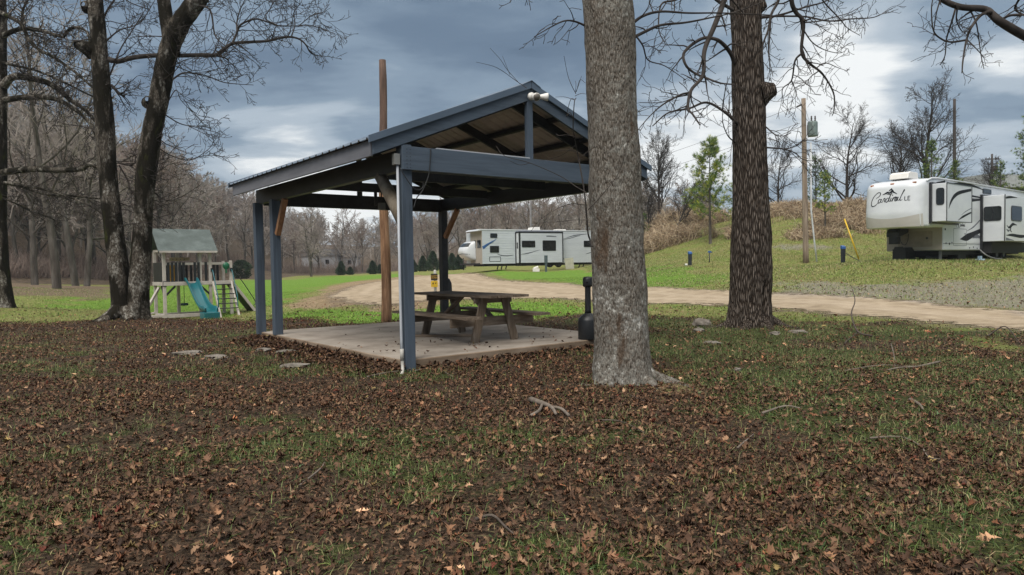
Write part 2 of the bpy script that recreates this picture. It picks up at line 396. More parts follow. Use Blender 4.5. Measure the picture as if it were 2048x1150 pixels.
def mixc(nd, fac, a, b):
    return nd('ShaderNodeMix', {0: fac, 6: a, 7: b}, data_type='RGBA').outputs[2]
def ground_mat():
    m, nt, nd, b = material('ground')
    tc = nd('ShaderNodeTexCoord'); ob = tc.outputs['Object']
    def nz(s, d=6., off=0., r=.6):
        mp = nd('ShaderNodeMapping', {0: ob, 'Location': (off, off * 1.7, 0)})
        return nd('ShaderNodeTexNoise', {0: mp.outputs[0], 'Scale': s, 'Detail': d, 'Roughness': r}).outputs[0]
    def at(k): return nd('ShaderNodeAttribute', attribute_name=k).outputs['Fac']
    def edge(k, noise, lo=.35, hi=.65, amp=.5):
        s = nd('ShaderNodeMath', {0: noise, 1: -.5}, operation='ADD'); s = nd('ShaderNodeMath', {0: s, 1: amp, 2: at(k)}, operation='MULTIPLY_ADD')
        return nd('ShaderNodeMapRange', {0: s, 1: lo, 2: hi}, interpolation_type='SMOOTHSTEP').outputs[0]
    fine, mid, big = nz(55., 3.), nz(9., 5., 3.), nz(.8, 5., 9.)
    dry = ramp_node(nd, mid, [(.3, (.085, .085, .026)), (.5, (.18, .18, .055)), (.68, (.29, .26, .115))])
    grn = ramp_node(nd, mid, [(.3, (.055, .115, .015)), (.5, (.12, .22, .026)), (.72, (.21, .31, .055))])
    c = mixc(nd, nd('ShaderNodeMapRange', {0: big, 1: .44, 2: .66}).outputs[0], dry, mixc(nd, .45, grn, dry))
    c = mixc(nd, edge('lush', mid), c, grn)
    leafc = ramp_node(nd, nz(34., 4., 5.), [(.34, (.012, .008, .005)), (.48, (.042, .028, .018)), (.60, (.09, .060, .038)), (.74, (.18, .12, .078))])
    litg = mixc(nd, edge('green', mid, .45, .85), leafc, ramp_node(nd, nz(40., 3., 2.), [(.34, (.012, .014, .006)), (.60, (.065, .075, .022))]))
    c = mixc(nd, edge('litter', mid, .3, .7, .7), c, litg)
    c = mixc(nd, edge('oldleaf', mid, .3, .7, .7), c, ramp_node(nd, nz(30., 4., 5.), [(.32, (.07, .05, .032)), (.5, (.15, .11, .072)), (.68, (.26, .20, .14))]))
    wornc = ramp_node(nd, nz(6., 7., 1.), [(.3, (.12, .10, .045)), (.5, (.255, .185, .11)), (.7, (.37, .275, .18))])
    c = mixc(nd, edge('worn', mid, .3, .75, .9), c, wornc)
    gravc = ramp_node(nd, nz(16., 7., 4.), [(.30, (.06, .050, .042)), (.48, (.20, .175, .152)), (.68, (.37, .335, .30))])
    c = mixc(nd, nd('ShaderNodeMath', {0: edge('gravel', nz(2.6, 6., 8.), .25, 1.0, 1.8), 1: .75}, operation='MULTIPLY').outputs[0], c, gravc)
    rd = at('road'); rn = nd('ShaderNodeMath', {0: nd('ShaderNodeMath', {0: nz(1.7, 6., 12.), 1: -.5}, operation='ADD').outputs[0], 1: 3.4, 2: rd}, operation='MULTIPLY_ADD').outputs[0]
    band = nd('ShaderNodeMath', {0: nd('ShaderNodeMapRange', {0: rn, 1: .9, 2: -.1}, interpolation_type='SMOOTHSTEP').outputs[0], 1: .8}, operation='MULTIPLY').outputs[0]
    c = mixc(nd, band, c, ramp_node(nd, nz(12., 6., 3.), [(.3, (.045, .034, .026)), (.5, (.13, .098, .072)), (.7, (.26, .20, .15))]))
    woodc = ramp_node(nd, nz(3., 7., 6.), [(.3, (.035, .026, .018)), (.55, (.10, .075, .052)), (.75, (.17, .125, .09))])
    c = mixc(nd, edge('wood', mid, .4, .6, .3), c, woodc)
    nt.links.new(c, b.inputs['Base Color']); b.inputs['Roughness'].default_value = .95; b.inputs['Specular IOR Level'].default_value = .15
    h = nd('ShaderNodeMath', {0: fine, 1: .35, 2: mid}, operation='MULTIPLY_ADD')
    bp = nd('ShaderNodeBump', {'Height': h, 'Strength': .9, 'Distance': .09}); nt.links.new(bp.outputs[0], b.inputs['Normal'])
    return m
def road_mat():
    m, nt, nd, b = material('dirt_road')
    out = [x for x in nt.nodes if x.type == 'OUTPUT_MATERIAL'][0]
    tc = nd('ShaderNodeTexCoord'); ob = tc.outputs['Object']
    def nz(s, d=6., off=0.):
        mp = nd('ShaderNodeMapping', {0: ob, 'Location': (off, off, 0)})
        return nd('ShaderNodeTexNoise', {0: mp.outputs[0], 'Scale': s, 'Detail': d, 'Roughness': .6}).outputs[0]
    a = nd('ShaderNodeAttribute', attribute_name='road').outputs['Fac']
    base = ramp_node(nd, nz(2.2, 8.), [(.3, (.215, .165, .110)), (.5, (.305, .242, .166)), (.7, (.395, .32, .23))])
    # wheel tracks: paler, compacted bands parallel to the edge
    tr = nd('ShaderNodeMath', {0: nd('ShaderNodeMath', {0: nz(1.2, 3., 5.), 1: .5, 2: a}, operation='MULTIPLY_ADD').outputs[0], 1: 3.2}, operation='MULTIPLY')
    tr = nd('ShaderNodeMath', {0: tr}, operation='SINE').outputs[0]
    k = nd('ShaderNodeMapRange', {0: tr, 1: .2, 2: 1., 3: 0., 4: .5}).outputs[0]
    c = mixc(nd, k, base, (.40, .325, .24, 1))
    speck = nd('ShaderNodeMapRange', {0: nz(26., 3., 8.), 1: .60, 2: .70}).outputs[0]
    c = mixc(nd, nd('ShaderNodeMath', {0: speck, 1: .7}, operation='MULTIPLY').outputs[0], c, (.16, .115, .08, 1))
    gm = nd('ShaderNodeMath', {0: nd('ShaderNodeAttribute', attribute_name='gravel').outputs['Fac'], 1: .5}, operation='MULTIPLY').outputs[0]
    c = mixc(nd, gm, c, (.30, .27, .25, 1))
    nt.links.new(c, b.inputs['Base Color']); b.inputs['Roughness'].default_value = .95; b.inputs['Specular IOR Level'].default_value = .15
    bp = nd('ShaderNodeBump', {'Height': nz(14., 6., 2.), 'Strength': .6, 'Distance': .04}); nt.links.new(bp.outputs[0], b.inputs['Normal'])
    ed = nd('ShaderNodeMath', {0: nd('ShaderNodeMath', {0: nz(3.5, 6., 3.), 1: -.5}, operation='ADD').outputs[0], 1: 2.6, 2: a}, operation='MULTIPLY_ADD').outputs[0]
    al = nd('ShaderNodeMapRange', {0: ed, 1: .15, 2: -.25}, interpolation_type='SMOOTHSTEP').outputs[0]
    nt.links.new(al, b.inputs['Alpha'])
    return m
make_ground()

# ------------------------------------------------------------------ fallen leaves and grass
def scatter(n, ymin, ymax, margin=1.5, power=1.0):
    """uniform over the ground in a wedge in front of the place, n points"""
    Y = np.sqrt(rng.uniform(ymin ** 2, ymax ** 2, n)); X = rng.uniform(-1, 1, n) * (Y * .80 + margin)
    return X, Y
def on_slab(X, Y, pad=0.):
    a, b = pav_local(X, Y); return (a > -pad) & (a < 4.28 + pad) & (b > -pad) & (b < 5.67 + pad)
def rot_mats(n, tilt):
    yaw = rng.uniform(0, 2 * np.pi, n); t = rng.normal(0, tilt, n); ax = rng.uniform(0, 2 * np.pi, n)
    k = np.stack([np.cos(ax), np.sin(ax), np.zeros(n)], -1)
    c, s = np.cos(t), np.sin(t); K = np.zeros((n, 3, 3))
    K[:, 0, 1] = -k[:, 2]; K[:, 0, 2] = k[:, 1]; K[:, 1, 0] = k[:, 2]; K[:, 1, 2] = -k[:, 0]; K[:, 2, 0] = -k[:, 1]; K[:, 2, 1] = k[:, 0]
    Rt = np.eye(3)[None] + s[:, None, None] * K + (1 - c)[:, None, None] * (K @ K)
    Rz = np.zeros((n, 3, 3)); Rz[:, 0, 0] = np.cos(yaw); Rz[:, 0, 1] = -np.sin(yaw); Rz[:, 1, 0] = np.sin(yaw); Rz[:, 1, 1] = np.cos(yaw); Rz[:, 2, 2] = 1
    return Rt @ Rz
def oak_template(lobes):
    """half outline of a lobed oak leaf -> verts (midrib + two edges) and quads"""
    if lobes: prof = [(0, .015), (.14, .03), (.22, .16), (.30, .09), (.36, .07), (.46, .33), (.54, .15), (.60, .10), (.72, .30), (.80, .13), (.90, .15), (1.0, .01)]
    else: prof = [(0, .01), (.3, .17), (.65, .2), (1.0, .01)]
    mid = [(x, 0, 0) for x, _ in prof]; L = [(x + (.07 if w > .14 else 0), w, .0) for x, w in prof]; R = [(x, -w, z) for x, w, z in L]
    n = len(prof); q = []
    for i in range(n - 1): q += [(i, i + 1, n + i + 1, n + i), (i + 1, i, 2 * n + i, 2 * n + i + 1)]
    return np.array(mid + L + R, float) - np.array([.5, 0, 0]), np.array(q)
PAL = np.array([(.115, .066, .040), (.080, .046, .030), (.155, .092, .057), (.20, .125, .080), (.29, .195, .13), (.055, .034, .024), (.18, .082, .045), (.13, .038, .026), (.22, .175, .075)])
PALW = np.array([.24, .22, .16, .10, .045, .16, .045, .012, .018]); PALW /= PALW.sum()
def leaves(X, Y, Z, T, Q, smin, smax, tilt, curl, lift=.012, bright=1.):
    n = len(X); s = rng.uniform(smin, smax, n); R = rot_mats(n, tilt)
    V = np.repeat(T[None], n, 0).copy()
    cu = rng.normal(0, curl, n)[:, None]; fo = rng.normal(.25, curl, n)[:, None]; tw = rng.normal(0, curl, n)[:, None]
    x, y = V[..., 0].copy(), V[..., 1].copy()
    V[..., 2] = cu * (x * x) * 1.6 + fo * np.abs(y) * 1.3 + tw * x * y * 2.5
    V[..., 1] = y * rng.uniform(.75, 1.15, n)[:, None]
    V = np.einsum('nij,nvj->nvi', R, V * s[:, None, None])
    V += np.stack([X, Y, Z + lift + rng.uniform(0, .018, n)], -1)[:, None]
    c = PAL[rng.choice(len(PAL), n, p=PALW)] * rng.uniform(.65, 1.3, n)[:, None] * bright
    c = c * np.array([.86, .77, .68])
    return V.reshape(-1, 3), (Q[None] + (np.arange(n) * len(T))[:, None, None]).reshape(-1, 4), np.repeat(c, len(T), 0)
def cat_mesh(parts):
    vs, qs, cs = [], [], []; b = 0
    for v, q, c in parts: vs.append(v); qs.append(q + b); cs.append(c); b += len(v)
    return np.concatenate(vs), np.concatenate(qs), np.concatenate(cs)
def make_leaves():
    parts = []
    Tn, Qn = oak_template(True); Tf, Qf = oak_template(False)
    def put(n, y0, y1, T, Q, smin, smax, tilt, curl, keep_g, bright=1.):
        X, Y = scatter(n, y0, y1)
        m = masks(X, Y); g = green_patch(X, Y); cl = fbm(X * 1.3, Y * 1.3, 55, 3)
        p = m['litter'] * (1 - keep_g * g) * sstep(-.3, .3, m['road']) * (.48 + .9 * sstep(.36, .62, cl)) * (1 - .8 * m['gravel'])
        k = (rng.random(n) < p) & ~on_slab(X, Y, .03); X, Y = X[k], Y[k]
        parts.append(leaves(X, Y, zt(X, Y), T, Q, smin, smax, tilt, curl, bright=bright))
    put(19000, 1.2, 7.5, Tn, Qn, .032, .070, .32, .6, .35)
    put(7000, 1.2, 4.4, Tn, Qn, .028, .066, .42, .7, .3); put(42000, 1.2, 5.2, Tf, Qf, .010, .032, .6, .9, .35, .8)
    put(62000, 1.2, 10, Tf, Qf, .016, .042, .5, .8, .4, .85)
    put(120000, 6.5, 22, Tf, Qf, .028, .060, .5, .7, .5)
    put(1300, 2.2, 14, Tn, Qn, .065, .105, .32, .45, .4, 2.4); put(2600, 1.8, 12, Tn, Qn, .045, .085, .4, .6, .4, 1.7)
    # leaves that have blown into the corner along the slab edge
    n = 2600; c, s = math.cos(SLAB_A), math.sin(SLAB_A)
    b = rng.uniform(-.1, 5.7, n); a = -np.abs(rng.normal(.0, .28, n)) - .02
    X = -1.433 + a * c - b * s; Y = 9.069 + a * s + b * c
    parts.append(leaves(X, Y, zt(X, Y) + np.maximum(0, .09 - np.abs(a) * .3) * rng.random(n), Tf, Qf, .06, .11, .8, .8, bright=.85))
    n = 900; a = rng.uniform(.2, 3.9, n); b = -np.abs(rng.normal(0, .22, n)) - .02
    X = -1.433 + a * c - b * s; Y = 9.069 + a * s + b * c
    parts.append(leaves(X, Y, zt(X, Y) + np.maximum(0, .06 - np.abs(b) * .3) * rng.random(n), Tf, Qf, .06, .11, .8, .8, bright=.85))
    # a few strays on the slab
    n = 110; a = rng.uniform(.1, 4.2, n); b = np.abs(rng.normal(0, 1.5, n)) % 5.6
    X = -1.433 + a * c - b * s; Y = 9.069 + a * s + b * c
    parts.append(leaves(X, Y, np.full(n, .142), Tf, Qf, .03, .07, .4, .7, lift=.004))
    # sparse leaves over the lawn and the far wood floor
    X, Y = scatter(5000, 16, 30); k = (masks(X, Y)['road'] > .2) & ~on_slab(X, Y, .05) & (rng.random(5000) < .55); X, Y = X[k], Y[k]
    parts.append(leaves(X, Y, zt(X, Y), Tf, Qf, .07, .12, .5, .6, bright=1.3))
    v, q, c = cat_mesh(parts)
    o = link('fallen_leaves', raw_mesh('fallen_leaves', v, q, colors=c), col_attr_mat('dead_leaf', .72, spec=.25))
    tag(o, kind='stuff')
make_leaves()
def blades(X, Y, Z, h0, h1, w, lean, cols, bright=1.):
    n = len(X); h = rng.uniform(h0, h1, n); az = rng.uniform(0, 2 * np.pi, n); ln = np.abs(rng.normal(0, lean, n)) + .1
    d = np.stack([np.cos(az), np.sin(az)], -1); s = np.stack([-d[:, 1], d[:, 0]], -1) * (w * rng.uniform(.6, 1.3, n))[:, None]
    V = np.zeros((n, 6, 3)); base = np.stack([X, Y, Z - .01], -1)
    for i, (t, ww, k) in enumerate(((0, 1, 0), (.55, .8, .35), (1, .12, 1.))):
        c = base.copy(); c[:, :2] += d * (h * ln * k)[:, None]; c[:, 2] += h * t * np.sqrt(np.maximum(.15, 1 - (ln * k * .75) ** 2))
        V[:, 2 * i] = c; V[:, 2 * i + 1] = c; V[:, 2 * i, :2] -= s * ww / 2; V[:, 2 * i + 1, :2] += s * ww / 2
    q = np.array([(0, 1, 3, 2), (2, 3, 5, 4)])
    C = cols[rng.integers(0, len(cols), n)] * rng.uniform(.7, 1.3, n)[:, None] * bright
    return V.reshape(-1, 3), (q[None] + (np.arange(n) * 6)[:, None, None]).reshape(-1, 4), np.repeat(C, 6, 0)
GRN = np.array([(.065, .105, .024), (.09, .14, .030), (.14, .18, .055), (.050, .09, .024), (.20, .205, .08), (.24, .20, .10)])
LUSH = np.array([(.12, .21, .022), (.16, .255, .034), (.23, .30, .055), (.10, .175, .022)])
DRY = np.array([(.26, .21, .10), (.20, .17, .07), (.15, .15, .05), (.32, .26, .14)])
def make_grass():
    parts = []
    X, Y = scatter(230000, 1.2, 16)
    g = green_patch(X, Y); m = masks(X, Y); tuft = fbm(X * 3.1, Y * 3.1, 91, 3)
    p = (g * .85 + .30 + .22 * sstep(0., 3.5, X)) * sstep(.30, .55, tuft) * m['litter'] * sstep(0, .5, m['road']) * np.interp(Y, [1, 4, 9, 15], [.9, .9, .9, .9])
    k = (rng.random(len(X)) < p) & ~on_slab(X, Y, .03); X, Y = X[k], Y[k]
    parts.append(blades(X, Y, zt(X, Y), .03, .095, .0048, .85, GRN))
    X, Y = scatter(60000, 1.2, 5.2); g = green_patch(X, Y); k = rng.random(len(X)) < (g * .8 + .06) * sstep(.3, .55, fbm(X * 4.1, Y * 4.1, 93, 3)); X, Y = X[k], Y[k]
    parts.append(blades(X, Y, zt(X, Y), .02, .07, .0032, .95, GRN))
    # broad-leaved weeds
    X, Y = scatter(3500, 1.6, 9); g = green_patch(X, Y); k = (rng.random(len(X)) < .03 + g * .4); X, Y = X[k], Y[k]
    X = np.repeat(X, 5) + rng.normal(0, .012, len(X) * 5); Y = np.repeat(Y, 5) + rng.normal(0, .012, len(Y) * 5)
    parts.append(blades(X, Y, zt(X, Y), .02, .05, .014, 1.2, np.array([(.07, .125, .035), (.055, .10, .035), (.09, .15, .065), (.13, .16, .04)])))
    # lawn
    X, Y = scatter(170000, 14, 46, 2.)
    m = masks(X, Y); k = (rng.random(len(X)) < (1 - m['litter'] * .85) * sstep(0, .6, m['road']) * (1 - m['worn'] * .93) * (1 - m['gravel'] * .75) * np.interp(Y, [14, 46], [1., .6])) & ~on_slab(X, Y, .05)
    X, Y, lu = X[k], Y[k], m['lush'][k]
    a = rng.random(len(X)) < lu * .85 + .12 * fbm(X * .5, Y * .5, 8)
    parts.append(blades(X[a], Y[a], zt(X[a], Y[a]), .035, .09, .016, .8, LUSH))
    b = ~a; parts.append(blades(X[b], Y[b], zt(X[b], Y[b]), .03, .09, .016, .9, np.concatenate([DRY, GRN * 1.5, LUSH * .8])))
    v, q, c = cat_mesh(parts)
    o = link('grass', raw_mesh('grass', v, q, colors=c), col_attr_mat('grass_blade', .6, spec=.3)); tag(o, kind='stuff')
make_grass()
# ================================================================== pavilion on its slab
def paint(name, a, b_, sc_):
    return surf(name, [(.28, a), (.72, b_)], sc_, .5, .22, 6., stops2=[(.30, (.62, .60, .58)), (.52, (1, 1, 1))], scale2=tuple(.22 * x + .35 for x in sc_), dist=.004, spec=.35)
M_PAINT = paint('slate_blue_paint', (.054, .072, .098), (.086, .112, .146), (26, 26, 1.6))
M_PAINT_X = paint('slate_blue_beam_paint', (.054, .072, .098), (.086, .112, .146), (1.6, 26, 26))
M_PAINT_DARK_SHADED = paint('dark_shaded_paint', (.024, .024, .027), (.044, .044, .047), (14, 3., 14))  # slate paint darkened: shade under the roof put into colour; also plain dark rungs
M_FASCIA = surf('weathered_fascia_paint', [(.3, (.105, .105, .118)), (.7, (.165, .165, .18))], (3, 1.2, 9), .55, .1, 5.)
M_ROOF = flat('roof_steel', (.115, .15, .195), .35, .35, .12, 2.)
M_CEIL = surf('roof_underside', [(.3, (.40, .35, .30)), (.7, (.56, .50, .44))], (8, 1.5, 8), .7, .1)
M_CONC = surf('concrete', [(.25, (.235, .20, .165)), (.5, (.335, .29, .245)), (.75, (.40, .355, .305))], (2.2, 2.2, 2.2), .9, .25, 8., stops2=[(.32, (.60, .575, .55)), (.50, (.92, .91, .90)), (.62, (1, 1, 1))], scale2=(.8, 1.3, .8), bscale=(60, 60, 60), dist=.004, spec=.2)
M_CONC_SIDE = surf('stained_concrete', [(.25, (.125, .085, .055)), (.5, (.20, .145, .10)), (.75, (.29, .225, .17))], (1.6, 1.6, 5), .95, .3, 7., bscale=(40, 40, 40), dist=.005, spec=.2)
M_PVC = flat('grey_pvc', (.42, .44, .47), .45, 0, .1)
M_WHITE = flat('white_plastic', (.68, .66, .62), .4, 0, .1)
M_BLACK = flat('black_plastic', (.012, .013, .015), .45, 0, .2)
M_GREYBOX = flat('grey_box', (.20, .20, .19), .5, 0, .15)
M_LENS = flat('lamp_lens', (.16, .14, .12), .15, 0, .3)
M_CEDAR = surf('raw_cedar', [(.3, (.17, .075, .03)), (.5, (.30, .145, .065)), (.7, (.42, .23, .115))], (9, 9, 2.0), .8, .3)
M_GREYLOG = surf('weathered_log', [(.28, (.07, .05, .032)), (.5, (.19, .15, .105)), (.72, (.31, .26, .20))], (7, 7, 2.2), .9, .5, 7.)

M_DARKBOLT = flat('bolt', (.03, .035, .045), .4, .5)
def wires(name, pts, r, m, parent=None, label=None, cat=None, group=None):
    b = MB(); b.tube(pts, r, 6); o = b.build(name, m, parent)
    return tag(o, label, cat, group)
def curve_pts(pts, n=12):
    """smooth line through points (Catmull-Rom)"""
    p = [np.array(q, float) for q in pts]; p = [2 * p[0] - p[1]] + p + [2 * p[-1] - p[-2]]; out = []
    for i in range(1, len(p) - 2):
        a, b, c, d = p[i - 1:i + 3]
        for k in range(n):
            t = k / n; out.append(.5 * (2 * b + (c - a) * t + (2 * a - 5 * b + 4 * c - d) * t * t + (3 * b - a - 3 * c + d) * t ** 3))
    out.append(p[-2]); return out

def make_pavilion():
    W, L = 4.28, 5.67
    # slab: top and skirt have different wear
    s = MB(); s.cur = 0
    e = .012
    s.add([(e, e, .14), (W - e, e, .14), (W - e, L - e, .14), (e, L - e, .14)], [(0, 1, 2, 3)])
    s.cur = 1
    lo = [(0, 0), (W, 0), (W, L), (0, L)]; hi = [(e, e), (W - e, e), (W - e, L - e), (e, L - e)]
    vs = [(x, y, -.25) for x, y in lo] + [(x, y, .128) for x, y in lo] + [(x, y, .14) for x, y in hi]
    s.add(vs, [(i, (i + 1) % 4, 4 + (i + 1) % 4, 4 + i) for i in range(4)] + [(4 + i, 4 + (i + 1) % 4, 8 + (i + 1) % 4, 8 + i) for i in range(4)])
    sl = s.build('slab', [M_CONC, M_CONC_SIDE]); sl.location = (-1.433, 9.069, 0); sl.rotation_euler = (0, 0, SLAB_A); tag(sl, kind='structure')
    r = empty('picnic_pavilion', (-1.433, 9.069, 0), SLAB_A, 'slate blue open picnic pavilion with gabled metal roof standing on the concrete slab', 'pavilion')
    RZ = lambda a: 3.0 + (min(a, W - a) + .4) * .394             # top of the roof metal
    def part(b, name, m, bev=.004): return b.build(name, m, r, bev)
    P_ = .15
    for a, b, z0, z1, m in ((.075, -.0, -.1, 2.93, M_PAINT), (W - .06, .03, .1, 2.93, M_PAINT), (W - .1, L - .1, .138, 2.62, M_PAINT_DARK_SHADED), (.02, L - .06, .0, 2.62, M_PAINT), (.06, 4.80, .138, 2.62, M_PAINT)):
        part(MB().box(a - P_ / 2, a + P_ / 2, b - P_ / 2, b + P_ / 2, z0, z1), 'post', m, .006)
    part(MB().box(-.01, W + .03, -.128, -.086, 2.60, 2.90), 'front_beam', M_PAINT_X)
    part(MB().box(.10, W - .1, .086, .126, 2.615, 2.885), 'inner_beam', M_PAINT_DARK_SHADED)
    part(MB().box(.02, .13, .09, L + .03, 2.601, 2.87), 'side_beam', M_PAINT_DARK_SHADED)
    part(MB().box(W - .13, W - .02, .14, L + .03, 2.601, 2.87), 'side_beam', M_PAINT_DARK_SHADED)
    part(MB().box(.135, W - .135, L - .14, L - .04, 2.575, 2.855), 'back_beam', M_PAINT_DARK_SHADED)
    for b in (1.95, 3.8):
        part(MB().box(.135, W - .135, b - .022, b + .022, 2.74, 2.90), 'tie_beam', M_PAINT_DARK_SHADED)
    # rafters: one pair at each bay, rakes at the two ends
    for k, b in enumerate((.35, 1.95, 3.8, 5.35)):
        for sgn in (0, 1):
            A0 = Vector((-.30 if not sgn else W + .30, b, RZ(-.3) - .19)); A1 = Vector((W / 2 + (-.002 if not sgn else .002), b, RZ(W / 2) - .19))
            part(MB().bar(A0, A1, .042, .15), 'rafter', M_PAINT_DARK_SHADED)
    for b, m in ((-.065, M_PAINT_X), (L + .04, M_PAINT_DARK_SHADED)):
        for sgn in (0, 1):
            zz = lambda a: RZ(a) - .055
            a0, a1 = (-.40, W / 2) if not sgn else (W + .40, W / 2)
            pl = [(a0, zz(a0) - .185), (a1, zz(a1) - .185), (a1, zz(a1)), (a0, zz(a0))]
            part(MB().prism(pl, b - .021, b + .021), 'rake_board', m, .003)
    for a in (-.40, W + .40):
        part(MB().box(a - .018, a + .018, -.040, L + .015, 2.745, 2.945), 'fascia', M_FASCIA)
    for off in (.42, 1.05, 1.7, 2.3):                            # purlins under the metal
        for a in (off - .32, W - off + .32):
            part(MB().box(a - .045, a + .045, -.04, L + .015, RZ(a) - .125, RZ(a) - .05), 'purlin', M_PAINT_DARK_SHADED, .003)
    part(MB().box(W / 2 - .05, W / 2 + .05, -.085, -.05 + .04, 2.90, RZ(W / 2) - .24), 'king_post', M_PAINT)
    part(MB().box(W / 2 - .05, W / 2 + .05, L - .12, L - .06, 2.856, RZ(W / 2) - .24), 'king_post', M_PAINT_DARK_SHADED)
    for sgn in (0, 1):                                           # ribbed metal sheets
        b = MB(); prof = []; y = -.10
        while y < L + .10:
            prof += [(y, 0), (y + .02, .022), (y + .045, .022), (y + .065, 0)]; y += .229
        prof.append((min(y, L + .10), 0)); a0, a1 = (-.475, W / 2 - .004) if not sgn else (W + .475, W / 2 + .004)
        n = len(prof); vs = []
        for a in (a0, a1):
            for dz in (0, -.008):
                vs += [(a, py_, RZ(a) - .022 + pz + dz) for py_, pz in prof]
        fs = []
        for i in range(n - 1):
            fs += [(i, i + 1, 2 * n + i + 1, 2 * n + i), (n + i, 3 * n + i, 3 * n + i + 1, n + i + 1), (i, n + i, n + i + 1, i + 1)]
        b.cur = 0; b.add(vs, [f for k, f in enumerate(fs) if k % 3 != 1]); b.cur = 1; b.add(vs, [f for k, f in enumerate(fs) if k % 3 == 1])
        part(b, 'roof_panel', [M_ROOF, M_CEIL], 0)
        # folded rake trim along the gable edge
        for bb in (-.115, L + .09):
            pl = [(a0, RZ(a0) - .075), (a1, RZ(a1) - .075), (a1, RZ(a1) + .018), (a0, RZ(a0) + .018)]
            part(MB().prism(pl, bb - .012, bb + .012), 'rake_trim', M_ROOF, .003)
    zc = RZ(W / 2)
    part(MB().prism([(W / 2 - .17, zc - .055), (W / 2, zc + .028), (W / 2 + .17, zc - .055), (W / 2 + .17, zc - .043), (W / 2, zc + .04), (W / 2 - .17, zc - .043)], -.135, L + .11), 'ridge_cap', M_ROOF, 0)
    # knee braces: a round weathered log at the near post, sawn cedar at the others
    b = MB(); b.tube([(.075, .02 + .02, 1.93), (.075, .35, 2.28), (.075, .66, 2.60)], [.085, .09, .08], 10)
    part(b, 'log_brace', M_GREYLOG, 0)
    part(MB().bar((.07, 4.70, 1.98), (.07, 4.28, 2.60), .09, .09, (0, 1, .6)), 'brace', M_CEDAR)
    part(MB().bar((W - .1, L - .2, 2.0), (W - .1, L - .72, 2.60), .09, .09, (0, 1, .6)), 'brace', M_CEDAR)
    # electrics
    b = MB(); pts = [(-.045, -.045, 2.70), (-.045, -.045, 1.2), (-.05, -.06, .42), (-.05, -.07, .20)]
    b.tube(pts, .017, 10); cd = part(b, 'conduit', M_PVC, 0)
    b = MB(); b.tube(curve_pts([(-.05, -.07, .21), (-.05, -.075, .10), (-.075, -.12, .02), (-.14, -.2, -.02)]), .022, 10); b.tube([(-.05, -.068, .15), (-.05, -.066, .30)], .025, 10); part(b, 'conduit_elbow', flat('dirty_pvc', (.42, .40, .36), .6), 0)
    part(MB().box(-.10, -.022, -.08, -.0, 2.66, 2.80), 'junction_box', M_GREYBOX)
    b = MB(); b.tube(curve_pts([(-.03, -.08, 2.62), (.06, -.13, 2.45), (.14, -.14, 2.36), (.22, -.15, 2.35), (.27, -.15, 2.40), (.26, -.15, 2.45)]), .007, 6); part(b, 'loose_cable', M_BLACK, 0)
    b = MB(); b.tube(curve_pts([(.40, -.14, 2.90), (.385, -.145, 2.75), (.36, -.14, 2.55), (.28, -.12, 2.35), (.2, -.1, 2.25), (.15, -.1, 2.12)]), .007, 6); part(b, 'loose_cable', M_BLACK, 0)
    part(MB().box(.5, 2.09, -.125, -.095, 2.9005, 2.915), 'wire_cover', M_PVC, .002)
    b = MB(); b.tube([(1.72, 3.8, 2.74), (1.72, 3.8, 2.52)], .012, 8); b.tube([(1.60, 3.8, 2.74), (1.60, 3.8, 2.50)], .03, 6); part(b, 'drop_conduit', M_PAINT_DARK_SHADED, 0)
    part(MB().box(1.66, 1.78, 3.76, 3.84, 2.42, 2.55), 'outlet_box', M_GREYBOX)
    # twin floodlight under the ridge
    fl = MB(); fl.tube([(W / 2 - .02, -.12, 3.80), (W / 2 - .02, -.16, 3.80)], .055, 16); fb = part(fl, 'floodlight', M_WHITE, 0)
    for dx, dirx in ((-.06, (-.25, -.9, -.35)), (.10, (.9, -.5, -.05))):
        d = Vector(dirx).normalized(); c = Vector((W / 2 + dx * .6, -.19, 3.80))
        hb = MB(); hb.tube([c, c + d * .04, c + d * .13, c + d * .15], [.022, .03, .058, .06], 14); h = hb.build('lamp_head', M_WHITE, fb)
        lb = MB(); lb.tube([c + d * .147, c + d * .153], .052, 14); lb.build('lamp_lens', M_LENS, fb)
    # bolts on the beam ends
    bo = MB()
    for a in (.05, .10):
        for k in range(6): bo = MB(); bo.tube([(a, -.126, 2.63 + k * .046), (a, -.131, 2.63 + k * .046)], .006, 6); part(bo, 'bolt', M_DARKBOLT, 0)
    
make_pavilion()

